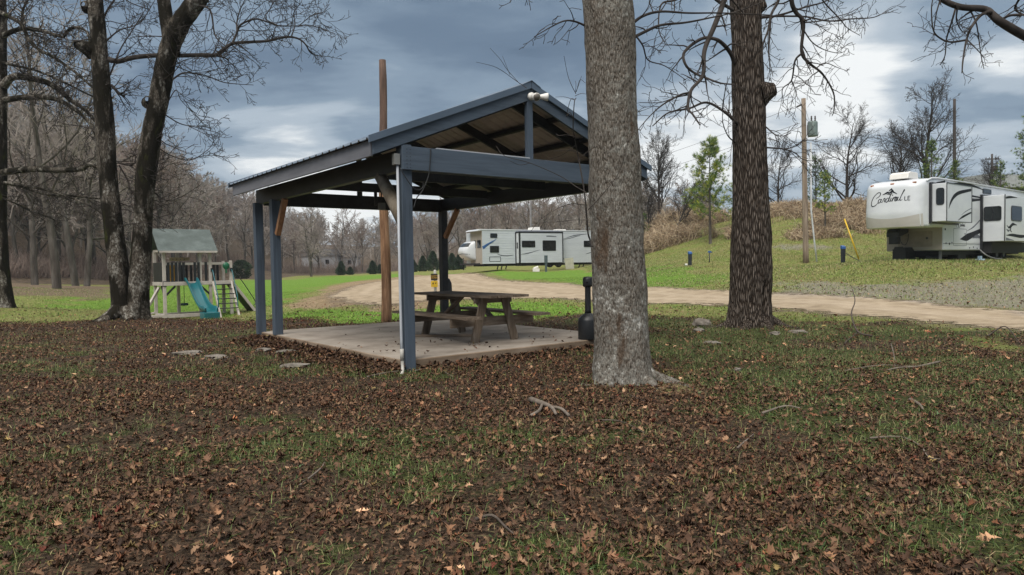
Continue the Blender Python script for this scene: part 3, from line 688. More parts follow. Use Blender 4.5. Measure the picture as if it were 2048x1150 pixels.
# ------------------------------------------------------------------ picnic table
def plank_mat(name, axis, stops):
    sc_ = [16, 16, 16]; sc_[axis] = 1.6
    return surf(name, stops, tuple(sc_), .85, .45, 7., stops2=[(.3, (.62, .6, .58)), (.6, (1, 1, 1))], scale2=(2.2, 2.2, 2.2), dist=.004, spec=.25)
WOODST = [(.25, (.065, .046, .032)), (.48, (.175, .132, .095)), (.62, (.26, .205, .158)), (.8, (.37, .31, .25))]
M_PLANK_Y = plank_mat('grey_plank', 1, WOODST); M_PLANK_X = plank_mat('grey_timber', 0, WOODST); M_PLANK_Z = plank_mat('grey_leg_timber', 2, WOODST)
def make_table():
    c = (-.755, 11.83, .14)
    r = empty('picnic_table', c, math.radians(126), 'weathered grey wooden picnic table with attached benches on the slab', 'picnic table')
    # local x: along the boards; y: across
    H = .75; L = 2.44
    def boards(name, y0, n, w, z, gap=.012, sag=.0, x0=-L / 2, x1=L / 2):
        b = MB()
        for k in range(n):
            yy = y0 + k * (w + gap); dx = rnd.uniform(-.015, .015); nseg = 8
            for sgi in range(nseg):
                a0 = x0 + (x1 - x0) * sgi / nseg + dx; a1 = x0 + (x1 - x0) * (sgi + 1) / nseg + dx
                za = z - sag * (1 - (2 * sgi / nseg - 1) ** 2); zb = z - sag * (1 - (2 * (sgi + 1) / nseg - 1) ** 2)
                b.add([(a0, yy, za - .038), (a1, yy, zb - .038), (a1, yy + w, zb - .038), (a0, yy + w, za - .038), (a0, yy, za), (a1, yy, zb), (a1, yy + w, zb), (a0, yy + w, za)],
                      [(0, 3, 2, 1), (4, 5, 6, 7), (0, 1, 5, 4), (3, 7, 6, 2)] + ([(0, 4, 7, 3)] if sgi == 0 else []) + ([(1, 2, 6, 5)] if sgi == nseg - 1 else []))
        return b.build(name, M_PLANK_X, r)
    boards('table_top', -.37, 5, .14, H)
    boards('bench', -.80, 2, .14, .44, sag=-.0)
    boards('bench', .52, 2, .14, .44, sag=-.0)
    for x in (-.80, .80):
        for sg in (-1, 1):
            p, q = (x, sg * .39, 0), (x, sg * .20, H - .06)
            M_ = MB().bar(p, q, .14, .042, (1, 0, 0)); M_.build('leg', M_PLANK_Z, r, .004)
        xi = x * .945
        MB().box(xi - .02, xi + .02, -.80, .80, .255, .40).build('bench_support', M_PLANK_Y, r, .004)
        MB().box(xi - .02, xi + .02, -.36, .36, H - .135, H - .042).build('top_cleat', M_PLANK_Y, r, .004)
    for sg in (-1, 1):
        MB().bar((sg * .74, 0, .36), (sg * .16, 0, H - .05), .09, .042, (0, 0, 1)).build('diagonal_brace', M_PLANK_X, r, .004)
    b = MB(); b.box(-.55, .55, -.05, .05, 0, .04)
    o = b.build('board', M_PLANK_X, None, .004); o.location = (-1.22, 12.0, .141); o.rotation_euler = (0, 0, math.radians(-3)); tag(o, 'loose dark board lying on the slab under the picnic table', 'board')
make_table()

def make_receptacle():
    r = empty('cigarette_receptacle', (1.22, 11.27, .14), 0, 'black plastic cigarette receptacle with long neck beside the big trunk', 'ash bin')
    MB().lathe([(.160, 0), (.166, .015), (.164, .30), (.155, .335), (.10, .385), (.062, .415), (.055, .42)], 28).build('base', M_BLACK, r)
    MB().lathe([(.055, .415), (.050, .47), (.046, .82), (.05, .84)], 18).build('neck', M_BLACK, r)
    MB().lathe([(.05, .838), (.074, .85), (.080, .88), (.080, .97), (.068, 1.0), (.02, 1.008)], 18).build('head', M_BLACK, r)
    MB().tube([(-.02, -.06, .92), (-.02, -.082, .92)], .018, 12).build('opening', flat('dark_hole', (.003, .003, .003), .9), r)
make_receptacle()

def make_pole():
    g = P(772, 640, 17.35); top = P(764, 120, 17.35); z0 = z1(g[0], g[1])
    m, nt, nd, b = material('old_log')
    tc = nd('ShaderNodeTexCoord'); mp = nd('ShaderNodeMapping', {0: tc.outputs['Object'], 'Scale': (9, 9, 1.1)})
    n = nd('ShaderNodeTexNoise', {0: mp.outputs[0], 'Scale': 1., 'Detail': 8., 'Roughness': .65}).outputs[0]
    red = ramp_node(nd, n, [(.28, (.045, .020, .010)), (.42, (.15, .075, .036)), (.55, (.28, .155, .082)), (.75, (.42, .275, .17))])
    drk = ramp_node(nd, n, [(.3, (.035, .022, .016)), (.55, (.12, .07, .048)), (.75, (.20, .13, .095))])
    z = nd('ShaderNodeSeparateXYZ', {0: tc.outputs['Object']}).outputs[2]
    k = nd('ShaderNodeMapRange', {0: nd('ShaderNodeMath', {0: n, 1: 1.2, 2: z}, operation='MULTIPLY_ADD').outputs[0], 1: 3.9, 2: 5.2}).outputs[0]
    nt.links.new(mixc(nd, k, red, drk), b.inputs['Base Color']); b.inputs['Roughness'].default_value = .85
    bp = nd('ShaderNodeBump', {'Height': n, 'Strength': .6, 'Distance': .02}); nt.links.new(bp.outputs[0], b.inputs['Normal'])
    h = top[2] - z0; dx = top[0] - g[0]; pts = []; rad = []
    for i in range(15):
        t = i / 14; pts.append((dx * t + .02 * math.sin(t * 9), .015 * math.sin(t * 7), -.3 + (h + .3) * t)); rad.append(.132 - .045 * t + .004 * math.sin(i * 2.1))
    o = MB().tube(pts, rad, 16).build('log_pole', m); o.location = (g[0], g[1], z0)
    tag(o, 'tall bare reddish brown log pole standing behind the pavilion', 'pole')
make_pole()
# ================================================================== trees
def frames(pts):
    """pts (B,n,3) -> two unit vectors across each point"""
    d = np.empty_like(pts); d[:, 1:-1] = pts[:, 2:] - pts[:, :-2]; d[:, 0] = pts[:, 1] - pts[:, 0]; d[:, -1] = pts[:, -1] - pts[:, -2]
    d /= np.linalg.norm(d, axis=-1, keepdims=True) + 1e-9
    m = d.mean(1, keepdims=True); ref = np.where(np.abs(m[..., 2:3]) > .75, np.array([1., 0, 0]), np.array([0, 0, 1.]))
    u = np.cross(d, np.broadcast_to(ref, d.shape)); u /= np.linalg.norm(u, axis=-1, keepdims=True) + 1e-9
    return u, np.cross(d, u)
def tubes(polys, sides):
    """polys: list of (pts, radii); one vectorised batch per point count"""
    groups = {}
    for p, r in polys: groups.setdefault(len(p), []).append((p, r))
    VV, QQ, base = [], [], 0
    for n, lst in groups.items():
        pts = np.array([p for p, _ in lst], float); rad = np.array([r for _, r in lst], float); B = len(lst)
        u, w = frames(pts); t = 2 * np.pi * np.arange(sides) / sides
        V = pts[:, :, None] + rad[:, :, None, None] * (u[:, :, None] * np.cos(t)[None, None, :, None] + w[:, :, None] * np.sin(t)[None, None, :, None])
        i = np.arange(n - 1)[:, None] * sides; k = np.arange(sides)[None]; k2 = (k + 1) % sides
        q = np.stack([i + k, i + k2, i + sides + k2, i + sides + k], -1).reshape(-1, 4)
        QQ.append((q[None] + (np.arange(B) * n * sides)[:, None, None]).reshape(-1, 4) + base)
        VV.append(V.reshape(-1, 3)); base += B * n * sides
    return (np.concatenate(VV), np.concatenate(QQ)) if VV else (np.zeros((0, 3)), np.zeros((0, 4), int))
def multi_tubes(groups):
    """groups: [(polys, sides)]"""
    VV, QQ, b = [], [], 0
    for polys, s in groups:
        if not polys: continue
        v, q = tubes(polys, s); VV.append(v); QQ.append(q + b); b += len(v)
    return np.concatenate(VV), np.concatenate(QQ)
def unit(v): return v / (np.linalg.norm(v) + 1e-9)
def grow(p, d, L, r, lvl, out, R, cfg):
    n = cfg['seg'][lvl]; pts = [p]; rad = [r]; d = unit(d); st = L / n
    for i in range(n):
        d = unit(d + R.normal(0, cfg['wig'][lvl], 3) + np.array([0, 0, cfg['up'][lvl]]))
        p = p + d * st; pts.append(p); t = (i + 1) / n
        rad.append(max(cfg['rmin'], r * (1 - t * cfg['taper'][lvl])))
    pts = np.array(pts); out[lvl].append((pts, np.array(rad)))
    if lvl + 1 >= cfg['levels']: return
    nc = cfg['n'][lvl]; nc = int(nc * R.uniform(.75, 1.25) + .5)
    t0 = cfg['start'][lvl]
    for k in range(nc):
        t = t0 + (1 - t0) * (k + R.random()) / nc; f = t * n; i = min(int(f), n - 1); q = pts[i] + (pts[i + 1] - pts[i]) * (f - i)
        dd = unit(pts[i + 1] - pts[i]); ax = unit(np.cross(dd, R.normal(0, 1, 3))); ang = math.radians(R.normal(*cfg['ang'][lvl]))
        nd_ = dd * math.cos(ang) + np.cross(ax, dd) * math.sin(ang)
        nl = L * cfg['ratio'][lvl] * (1.15 - .65 * t) * R.uniform(.7, 1.25)
        nr = max(cfg['rmin'], (rad[i] * .62) * R.uniform(.6, 1.))
        grow(q, nd_, nl, nr, lvl + 1, out, R, cfg)
def twigs(pts, rad, n, L, R, levels=2, rmin=.004, droop=-.02, start=.15, out=None, ang=(52, 16), sub=5, nsub=4):
    """side twigs along a traced limb"""
    cfg = dict(levels=levels, seg=[6, 5, 4, 4], wig=[.15, .19, .2, .2], up=[droop, droop * .5, 0.01, 0], taper=[.75, .7, .6, .6], rmin=rmin, n=[sub, nsub, 3, 0], start=[.2, .25, .2, 0], ang=[(50, 18), (52, 18), (50, 15), (50, 15)], ratio=[.55, .55, .5, .5])
    out = out if out is not None else [[] for _ in range(5)]
    pts = np.asarray(pts); m = len(pts) - 1
    for k in range(n):
        t = start + (1 - start) * (k + R.random()) / n; f = min(t * m, m - 1e-6); i = int(f); q = pts[i] + (pts[i + 1] - pts[i]) * (f - i)
        dd = unit(pts[i + 1] - pts[i]); ax = unit(np.cross(dd, R.normal(0, 1, 3))); a = math.radians(R.normal(*ang))
        grow(q, dd * math.cos(a) + np.cross(ax, dd) * math.sin(a), L * R.uniform(.5, 1.3) * (1.1 - .5 * t), max(rmin, min(rad[i] * .55, .02)), 0, out, R, cfg)
    return out
def flat_list(out): return [x for l in out for x in l]

def bark_mat(name, stops, moss=None, lichen=None, zs=.22, scale=14., bump=.8, dist=.03, blotch=1.6, furrow=0., fade=0.):
    m, nt, nd, b = material(name)
    tc = nd('ShaderNodeTexCoord'); ob = tc.outputs['Object']
    def nz(s, zsc, d=6., off=0., r=.62, kind='n'):
        mp = nd('ShaderNodeMapping', {0: ob, 'Scale': (s, s, s * zsc), 'Location': (off, off, off)})
        return nd('ShaderNodeTexNoise', {0: mp.outputs[0], 'Scale': 1., 'Detail': d, 'Roughness': r, 'Distortion': .25}).outputs[0]
    n = nz(scale, zs)
    h = n
    if furrow:
        mp = nd('ShaderNodeMapping', {0: ob, 'Scale': (scale * 1.15, scale * 1.15, scale * zs * .55)})
        wn = nd('ShaderNodeTexNoise', {0: mp.outputs[0], 'Scale': .6, 'Detail': 3.}).outputs['Color']
        wv = nd('ShaderNodeMix', {0: .13, 6: mp.outputs[0], 7: wn}, data_type='RGBA', blend_type='ADD').outputs[2]
        v = nd('ShaderNodeTexVoronoi', {0: wv, 'Scale': 1.}, feature='DISTANCE_TO_EDGE').outputs['Distance']
        v = nd('ShaderNodeMapRange', {0: v, 1: .0, 2: .28}).outputs[0]
        h = nd('ShaderNodeMath', {0: v, 1: furrow, 2: nd('ShaderNodeMath', {0: n, 1: 1 - furrow}, operation='MULTIPLY').outputs[0]}, operation='MULTIPLY_ADD').outputs[0]
    c = ramp_node(nd, h, stops)
    if lichen:
        k = nd('ShaderNodeMath', {0: nz(blotch * 7, .8, 5., 3.), 1: .62, 2: nd('ShaderNodeMath', {0: nz(blotch, .7, 3., 7.), 1: .38}, operation='MULTIPLY').outputs[0]}, operation='MULTIPLY_ADD').outputs[0]
        if fade:
            zz = nd('ShaderNodeSeparateXYZ', {0: ob}).outputs[2]; k = nd('ShaderNodeMath', {0: nd('ShaderNodeMath', {0: nd('ShaderNodeMath', {0: zz, 1: -1.2}, operation='ADD').outputs[0], 1: 0.}, operation='MAXIMUM').outputs[0], 1: -fade, 2: k}, operation='MULTIPLY_ADD').outputs[0]
        for lo, hi, cc in lichen: c = mixc(nd, nd('ShaderNodeMapRange', {0: k, 1: lo, 2: hi}).outputs[0], c, (*cc, 1))
    if moss:
        k = nd('ShaderNodeMath', {0: nz(blotch * 1.1, .35, 6., 11.), 1: .0}, operation='ADD').outputs[0]
        for lo, hi, cc in moss: c = mixc(nd, nd('ShaderNodeMapRange', {0: k, 1: lo, 2: hi}).outputs[0], c, (*cc, 1))
    nt.links.new(c, b.inputs['Base Color']); b.inputs['Roughness'].default_value = .95; b.inputs['Specular IOR Level'].default_value = .1
    bp = nd('ShaderNodeBump', {'Height': h, 'Strength': bump, 'Distance': dist}); nt.links.new(bp.outputs[0], b.inputs['Normal'])
    return m
M_BARK_PALE = bark_mat('pale_lichen_bark', [(.30, (.034, .027, .021)), (.43, (.11, .092, .074)), (.56, (.19, .168, .142)), (.72, (.27, .245, .215))], zs=.45, scale=46., bump=1., dist=.035, blotch=3.1,
                       lichen=[(.475, .55, (.225, .21, .182)), (.575, .615, (.45, .435, .40))], moss=[(.57, .66, (.095, .066, .046))], furrow=.22, fade=.012)
M_BARK_DARK = bark_mat('dark_furrowed_bark', [(.18, (.016, .011, .008)), (.40, (.055, .042, .033)), (.62, (.115, .092, .075)), (.85, (.20, .165, .14))], zs=.26, scale=30., bump=1., dist=.05, furrow=.55)
M_BARK_MOSS = bark_mat('mossy_bark', [(.28, (.020, .015, .011)), (.45, (.058, .048, .037)), (.6, (.115, .10, .082)), (.78, (.21, .19, .16))], zs=.5, scale=26., bump=.9, dist=.03, blotch=2.2, lichen=[(.53, .60, (.24, .225, .195))], moss=[(.43, .51, (.014, .012, .008)), (.60, .68, (.034, .038, .010))], furrow=.2)
M_TWIG = surf('twig_bark', [(.3, (.030, .025, .022)), (.7, (.070, .060, .054))], (4, 4, 4), .9, spec=.1)
M_TWIG_GREY = surf('grey_twig_bark', [(.3, (.19, .16, .14)), (.7, (.36, .315, .28))], (.6, .6, .6), .9, spec=.1)
M_TWIG_BROWN = surf('brown_twig_bark', [(.3, (.16, .115, .095)), (.7, (.29, .23, .195))], (.6, .6, .6), .9, spec=.1)
M_TRUNK_GREY = surf('grey_trunk_bark', [(.3, (.045, .038, .032)), (.5, (.09, .078, .066)), (.7, (.165, .148, .13))], (3, 3, .8), .95, .5, 6., spec=.1)

def smooth_trunk(ctrl, n, sides, flare=None, rough=.02, freq=3., seed=0, buttress=0., zstretch=.25, rdg=0., crack=None):
    """ctrl: [(x,y,z,r)] bottom to top -> displaced tube (verts, quads)"""
    c = np.array(ctrl, float); cum = np.concatenate([[0], np.cumsum(np.linalg.norm(np.diff(c[:, :3], axis=0), axis=1))]); s = np.linspace(0, cum[-1], n)
    def sm(y):
        v = np.interp(s, cum, y); k = max(1, n // 14); kern = np.hanning(2 * k + 1); kern /= kern.sum()
        return np.convolve(np.pad(v, k, mode='reflect', reflect_type='odd'), kern, 'valid')
    pts = np.stack([sm(c[:, i]) for i in range(3)], -1); r = np.interp(s, cum, c[:, 3])
    u, w = frames(pts[None]); u, w = u[0], w[0]
    V = np.zeros((n, sides, 3)); t = 2 * np.pi * np.arange(sides) / sides
    rr = np.repeat(r[:, None], sides, 1)
    if buttress:
        k = np.exp(-np.maximum(0, s - .05) / .28)[:, None]
        rr = rr * (1 + buttress * k * (.75 + .8 * np.maximum(0, np.sin(t * 2.5 + seed)) ** 2 + .5 * np.sin(t * 4 + seed * 2.3)) )
    for i in range(n):
        for j in range(sides):
            d = u[i] * math.cos(t[j]) + w[i] * math.sin(t[j]); q = pts[i] + d * r[i]
            a = mnoise.noise(Vector((q[0] * freq, q[1] * freq, q[2] * freq * zstretch + seed)))
            b = mnoise.noise(Vector((q[0] * freq * 4, q[1] * freq * 4, q[2] * freq * 4 * zstretch + seed)))
            x = rr[i, j] + rough * a + rough * .45 * b
            if rdg:
                g = mnoise.noise(Vector((q[0] * 15, q[1] * 15, q[2] * 1.8 + seed)))
                x += rdg * (1 - 2.2 * abs(g))
            if crack is not None:                                    # a split in the bark: direction, width, depth, z range
                cd, cw_, dep, za, zb = crack; an = math.acos(max(-1., min(1., float(d[0] * cd[0] + d[1] * cd[1])))); off = .10 * math.sin(q[2] * 7)
                k = max(0., 1 - abs((q[2] - za) / (zb - za) * 2 - 1) ** 3); x -= dep * k * math.exp(-((an - .0) / (cw_ * (.35 + .65 * k))) ** 2)
            V[i, j] = pts[i] + d * x
    i = np.arange(n - 1)[:, None] * sides; k = np.arange(sides)[None]; k2 = (k + 1) % sides
    return V.reshape(-1, 3), np.stack([i + k, i + k2, i + sides + k2, i + sides + k], -1).reshape(-1, 4)
def local(v, o): return np.asarray(v) - np.asarray(o)
def traced(px, Y, r0, r1, dY=0., R=None, n=6):
    """limb given by pixels at a real depth that drifts by dY along its length"""
    m = len(px); p = [P(x, y, Y + dY * i / max(1, m - 1) + (R.normal(0, .06) if R is not None and i else 0)) for i, (x, y) in enumerate(px)]
    pts = np.array(curve_pts(p, n)); return pts, np.linspace(r0, r1, len(pts))
def stub(p, d, L, r):
    p = np.asarray(p, float); d = unit(np.asarray(d, float)); ts = [0, .35, .7, .92, 1.0]; rs = [2.1, 1.5, 1.1, .92, .6]
    return np.array([p + d * L * t for t in ts]), np.array([r * k for k in rs])

def tree_object(name, origin, label, groups, parent_kw=None, group=None):
    """groups: [(part name, (verts, quads), material)] in world coordinates"""
    r = empty(name, origin, 0, label, 'tree', group)
    for nm, (v, q), m in groups:
        if len(v): link(nm, raw_mesh(nm, local(v, origin), q, smooth=True), m, r)
    return r

def roots(o, specs, mat_):
    out = []
    for a, L, r0, r1, h in specs:
        a = math.radians(a); pts = []; rad = []; n = 12
        for i in range(n + 1):
            t = i / n; d = .16 + (L - .16) * t; x, y = o[0] + math.cos(a + .25 * math.sin(t * 4)) * d, o[1] + math.sin(a + .25 * math.sin(t * 4)) * d
            r = r0 + (r1 - r0) * t ** .7; pts.append((x, y, z1(x, y) + h * (1 - t) ** 2.6 - r * (.15 + .75 * t))); rad.append(r)
        v, q = tubes([(np.array(pts), np.array(rad))], 14)
        for i in range(len(v)): v[i] += .02 * mnoise.noise(Vector(v[i] * 5.)) + .012 * mnoise.noise(Vector(v[i] * 14.))
        out.append(('root', (v, q), mat_))
    return out
def hero_trees():
    R = np.random.default_rng(5)
    # ---- big pale trunk beside the pavilion
    Y = 7.94; o = (1.24, Y, z1(1.24, Y))
    k = Y / FPX
    rows = [(1248, 800, 63), (1247, 765, 59), (1243, 690, 54), (1240, 600, 52.5), (1236, 500, 52), (1231, 400, 51), (1226, 280, 50), (1221, 150, 49), (1216, 0, 49), (1208, -220, 47), (1200, -520, 42), (1185, -900, 33)]
    ctrl = [(*P(x, y, Y), r * k) for x, y, r in rows]
    tr = smooth_trunk(ctrl, 300, 80, rough=.022, freq=4., seed=2.1, buttress=.17, zstretch=.5, rdg=.006)
    L = []
    limbs = [([(1262, 78), (1291, 63), (1323, 50), (1371, 45), (1413, 37), (1470, 24), (1530, 2)], 1.6, .020, .006), ([(1262, 49), (1288, 31), (1323, 23), (1378, 26), (1448, 26), (1540, 30)], .8, .019, .006),
             ([(1172, 52), (1150, 43), (1128, 42), (1100, 55), (1068, 74)], -.5, .013, .004), ([(1255, -60), (1320, -90), (1400, -70), (1455, -10), (1490, 30)], .9, .03, .006), ([(1180, -90), (1110, -120), (1050, -60), (1020, 5)], -.4, .03, .005),
             ([(1262, 60), (1285, 90), (1296, 120), (1330, 132), (1372, 160)], .5, .011, .004)]
    out = [[] for _ in range(5)]
    for px, dY, r0, r1 in limbs:
        pts, rad = traced(px, Y, r0, r1, dY, R); L.append((pts, rad)); twigs(pts, rad, 7, .42, R, 2, .003, -.03, .12, out, sub=3)
    # thin sprout rising in front of the gable, from a burl on the trunk
    sp = [([(1189, 492), (1184, 478), (1179, 460), (1174, 400), (1166, 350), (1158, 310), (1150, 270), (1147, 250), (1149, 205), (1152, 196)], .011, .0045), ([(1148, 240), (1140, 225), (1133, 232), (1141, 200), (1149, 198)], .004, .003),
          ([(1153, 183), (1160, 160), (1171, 166)], .003, .002), ([(1152, 188), (1142, 168), (1135, 148), (1128, 112)], .004, .002), ([(1151, 186), (1152, 170), (1151, 162)], .003, .002), ([(1152, 184), (1158, 168), (1163, 152)], .003, .002), ([(1149, 200), (1130, 194), (1111, 194)], .003, .002), ([(1150, 192), (1162, 187), (1172, 188)], .003, .002),
          ([(1160, 306), (1148, 302), (1125, 301), (1105, 302)], .004, .0025), ([(1155, 276), (1135, 270), (1118, 271), (1113, 268)], .0045, .003), ([(1172, 385), (1150, 372), (1120, 352), (1060, 326), (1010, 312), (992, 292)], .006, .002), ([(1060, 326), (1040, 330), (1020, 322)], .003, .002),
          ([(1176, 420), (1195, 400), (1235, 350), (1252, 300), (1262, 262)], .005, .002), ([(1177, 440), (1150, 440), (1110, 444), (1065, 446)], .004, .002), ([(1174, 410), (1140, 408), (1110, 420), (1080, 440), (1062, 462)], .004, .002), ([(1165, 312), (1180, 300), (1200, 290)], .004, .002),
          ([(1152, 290), (1120, 312), (1078, 322)], .003, .002), ([(1053, 176), (1030, 160), (1005, 142), (985, 132), (952, 124)], .005, .002), ([(1040, 168), (1015, 140), (1000, 118), (980, 96)], .004, .002), ([(1020, 150), (1012, 130), (1005, 112)], .003, .002)]
    sps = [traced(px, Y - .45, r0, r1, -.1, R) for px, r0, r1 in sp[:-3]] + [traced(px, Y + 1.6, r0, r1, 0, R) for px, r0, r1 in sp[-3:]]
    sps[0][0][:, 1] += np.linspace(.22, 0, len(sps[0][0]))
    Lv = multi_tubes([(L, 7)]); tw = multi_tubes([(flat_list(out), 4)]); spv = multi_tubes([(sps[:-3], 6)]); spv2 = multi_tubes([(sps[-3:], 6)])
    tree_object('oak_tree', o, 'big pale barked tree trunk with white lichen beside the pavilion', [('trunk', tr, M_BARK_PALE), *roots(o, [(-28, .88, .12, .02, .20), (-66, .74, .12, .02, .17), (-150, .60, .11, .02, .16)], M_BARK_PALE), ('limbs', Lv, M_TWIG), ('crown', tw, M_TWIG), ('sprout', spv, M_TWIG), ('snapped_twig', spv2, M_TWIG)])
    # ---- dark furrowed trunk by the road
    Y = 13.5; k = Y / FPX; o = (4.59, Y, z1(4.59, Y))
    rows = [(1499, 690, 46), (1498, 645, 44), (1499, 600, 39), (1503, 540, 39.5), (1503, 480, 38.5), (1501, 400, 34), (1500, 300, 31.5), (1497, 200, 31), (1494, 100, 28.5), (1491, 0, 27.5), (1486, -150, 26), (1478, -350, 22), (1465, -600, 16), (1455, -850, 9)]
    ctrl = [(*P(x, y, Y), r * k) for x, y, r in rows]
    tr = smooth_trunk(ctrl, 320, 96, rough=.02, freq=3., seed=5.5, buttress=.20, zstretch=.3, rdg=.016, crack=((.42, -.9075), .13, .17, -.1, 1.0))
    J = [([(1468, 125), (1462, 108), (1448, 90), (1430, 78), (1402, 78), (1369, 104), (1371, 129), (1389, 146), (1413, 156), (1440, 166), (1470, 169)], -.9, .042, .012),
         ([(1452, -40), (1448, 0), (1430, 49), (1409, 101), (1406, 150), (1382, 181), (1376, 216), (1385, 228), (1400, 250)], -1.3, .058, .012),
         ([(1476, 250), (1470, 243), (1448, 223), (1413, 205), (1378, 217), (1336, 226), (1305, 252)], -.5, .034, .010), ([(1376, 186), (1360, 190), (1326, 209), (1300, 232), (1274, 262)], -.9, .022, .006),
         ([(1375, 190), (1350, 195), (1320, 205), (1280, 205)], -.6, .014, .005),
         ([(1583, -60), (1583, 0), (1592, 25), (1607, 45), (1603, 103), (1617, 125), (1645, 148), (1667, 186), (1668, 220), (1664, 232)], .7, .05, .006), ([(1603, 107), (1590, 122), (1583, 161), (1565, 178), (1567, 206)], .4, .022, .006),
         ([(1583, 161), (1590, 178), (1594, 190)], .4, .012, .005), ([(1557, -30), (1557, 0), (1543, 28), (1536, 61), (1526, 89), (1524, 125)], -.4, .032, .010), ([(1541, 42), (1538, 111), (1546, 153)], -.3, .018, .006),
         ([(1515, 36), (1556, 31), (1611, 14), (1650, 3), (1690, -20)], .6, .026, .008), ([(1515, 33), (1606, 33), (1656, 42), (1700, 38), (1739, 36), (1760, 30), (1778, 17)], .8, .02, .005), ([(1610, 45), (1640, 42), (1665, 35), (1700, 25), (1735, 5)], .3, .014, .005),
         ([(1645, -20), (1645, 0), (1678, 36), (1695, 56), (1720, 71)], .8, .018, .005), ([(1607, 60), (1625, 85), (1650, 100), (1680, 106), (1696, 97)], .5, .013, .004), ([(1630, 138), (1650, 126), (1675, 135), (1695, 142)], .5, .012, .004), ([(1636, 143), (1620, 155), (1615, 170)], .2, .012, .004),
         ([(1531, 295), (1567, 298), (1590, 306), (1603, 317), (1618, 322)], -.4, .016, .006), ([(1570, 298), (1590, 293), (1606, 282)], -.4, .011, .004), ([(1532, 254), (1550, 269), (1565, 272), (1582, 266)], -.3, .014, .005), ([(1550, 270), (1556, 290), (1563, 302)], -.3, .008, .004),
         ([(1467, 20), (1440, 5), (1400, -20), (1350, 0), (1322, 10), (1318, 60), (1332, 90)], -.8, .035, .006), ([(1520, 5), (1570, -30), (1620, -40), (1610, 40)], .5, .03, .008), ([(1470, 285), (1455, 270), (1445, 240), (1448, 200)], -.5, .014, .004)]
    out = [[] for _ in range(5)]; L = []
    for px, dY, r0, r1 in J:
        pts, rad = traced(px, Y - .1, r0, r1, dY, R); L.append((pts, rad)); twigs(pts, rad, 4 + len(px), .58, R, 2, .0042, -.02, .1, out, sub=3)
    kn = [stub(P(1524, 186, Y - .05), P(1549, 178, Y - .12) - P(1524, 186, Y - .05), .26, .13), stub(P(1518, 14, Y - .05), P(1532, 8, Y - .1) - P(1518, 14, Y - .05), .14, .07)]
    tree_object('oak_tree', o, 'dark deeply furrowed tree trunk with a sawn knob beside the dirt road', [('trunk', tr, M_BARK_DARK), *roots(o, [(-30, .95, .17, .03, .30), (-75, .80, .16, .03, .26), (-130, .85, .17, .03, .30), (175, .95, .16, .03, .28)], M_BARK_DARK), *[('knob', multi_tubes([([k_], 16)]), M_BARK_DARK) for k_ in kn], ('limbs', multi_tubes([(L, 8)]), M_TWIG), ('crown', multi_tubes([(flat_list(out), 4)]), M_TWIG)])
    # ---- twin stemmed mossy tree at the left
    Y = 18.4; k = Y / FPX; o = (-10.2, Y, z1(-10.2, Y))
    K_ = .92
    st1 = [(252, 665, 24), (247, 640, 23), (241, 590, 20), (236, 540, 20), (228, 460, 18.5), (216, 350, 18), (206, 200, 17.5), (199, 100, 16), (190, 0, 15), (176, -200, 13), (160, -450, 9), (150, -700, 5)]
    st2 = [(272, 665, 25), (274, 640, 24), (277, 590, 20), (280, 540, 20), (285, 450, 19), (291, 350, 19.5), (302, 270, 19), (318, 200, 19), (330, 130, 20), (342, 75, 20), (368, 35, 19), (398, -5, 18), (450, -90, 15), (520, -220, 11), (600, -420, 6)]
    st3 = [(342, 85, 15), (334, 50, 13), (327, 0, 12), (318, -120, 11), (300, -320, 8), (290, -600, 4)]
    V1, Q1 = smooth_trunk([(*P(x, y, Y), r * k * K_) for x, y, r in st1], 190, 44, rough=.03, freq=2.6, seed=1.2, buttress=.28, rdg=.008)
    V2, Q2 = smooth_trunk([(*P(x, y, Y + .05), r * k * K_) for x, y, r in st2], 200, 44, rough=.03, freq=2.6, seed=7.7, buttress=.28, rdg=.008)
    V3, Q3 = smooth_trunk([(*P(x, y, Y + .05), r * k) for x, y, r in st3], 90, 30, rough=.02, freq=2.6, seed=3.7, rdg=.006)
    tr = (np.concatenate([V1, V2, V3]), np.concatenate([Q1, Q2 + len(V1), Q3 + len(V1) + len(V2)]))
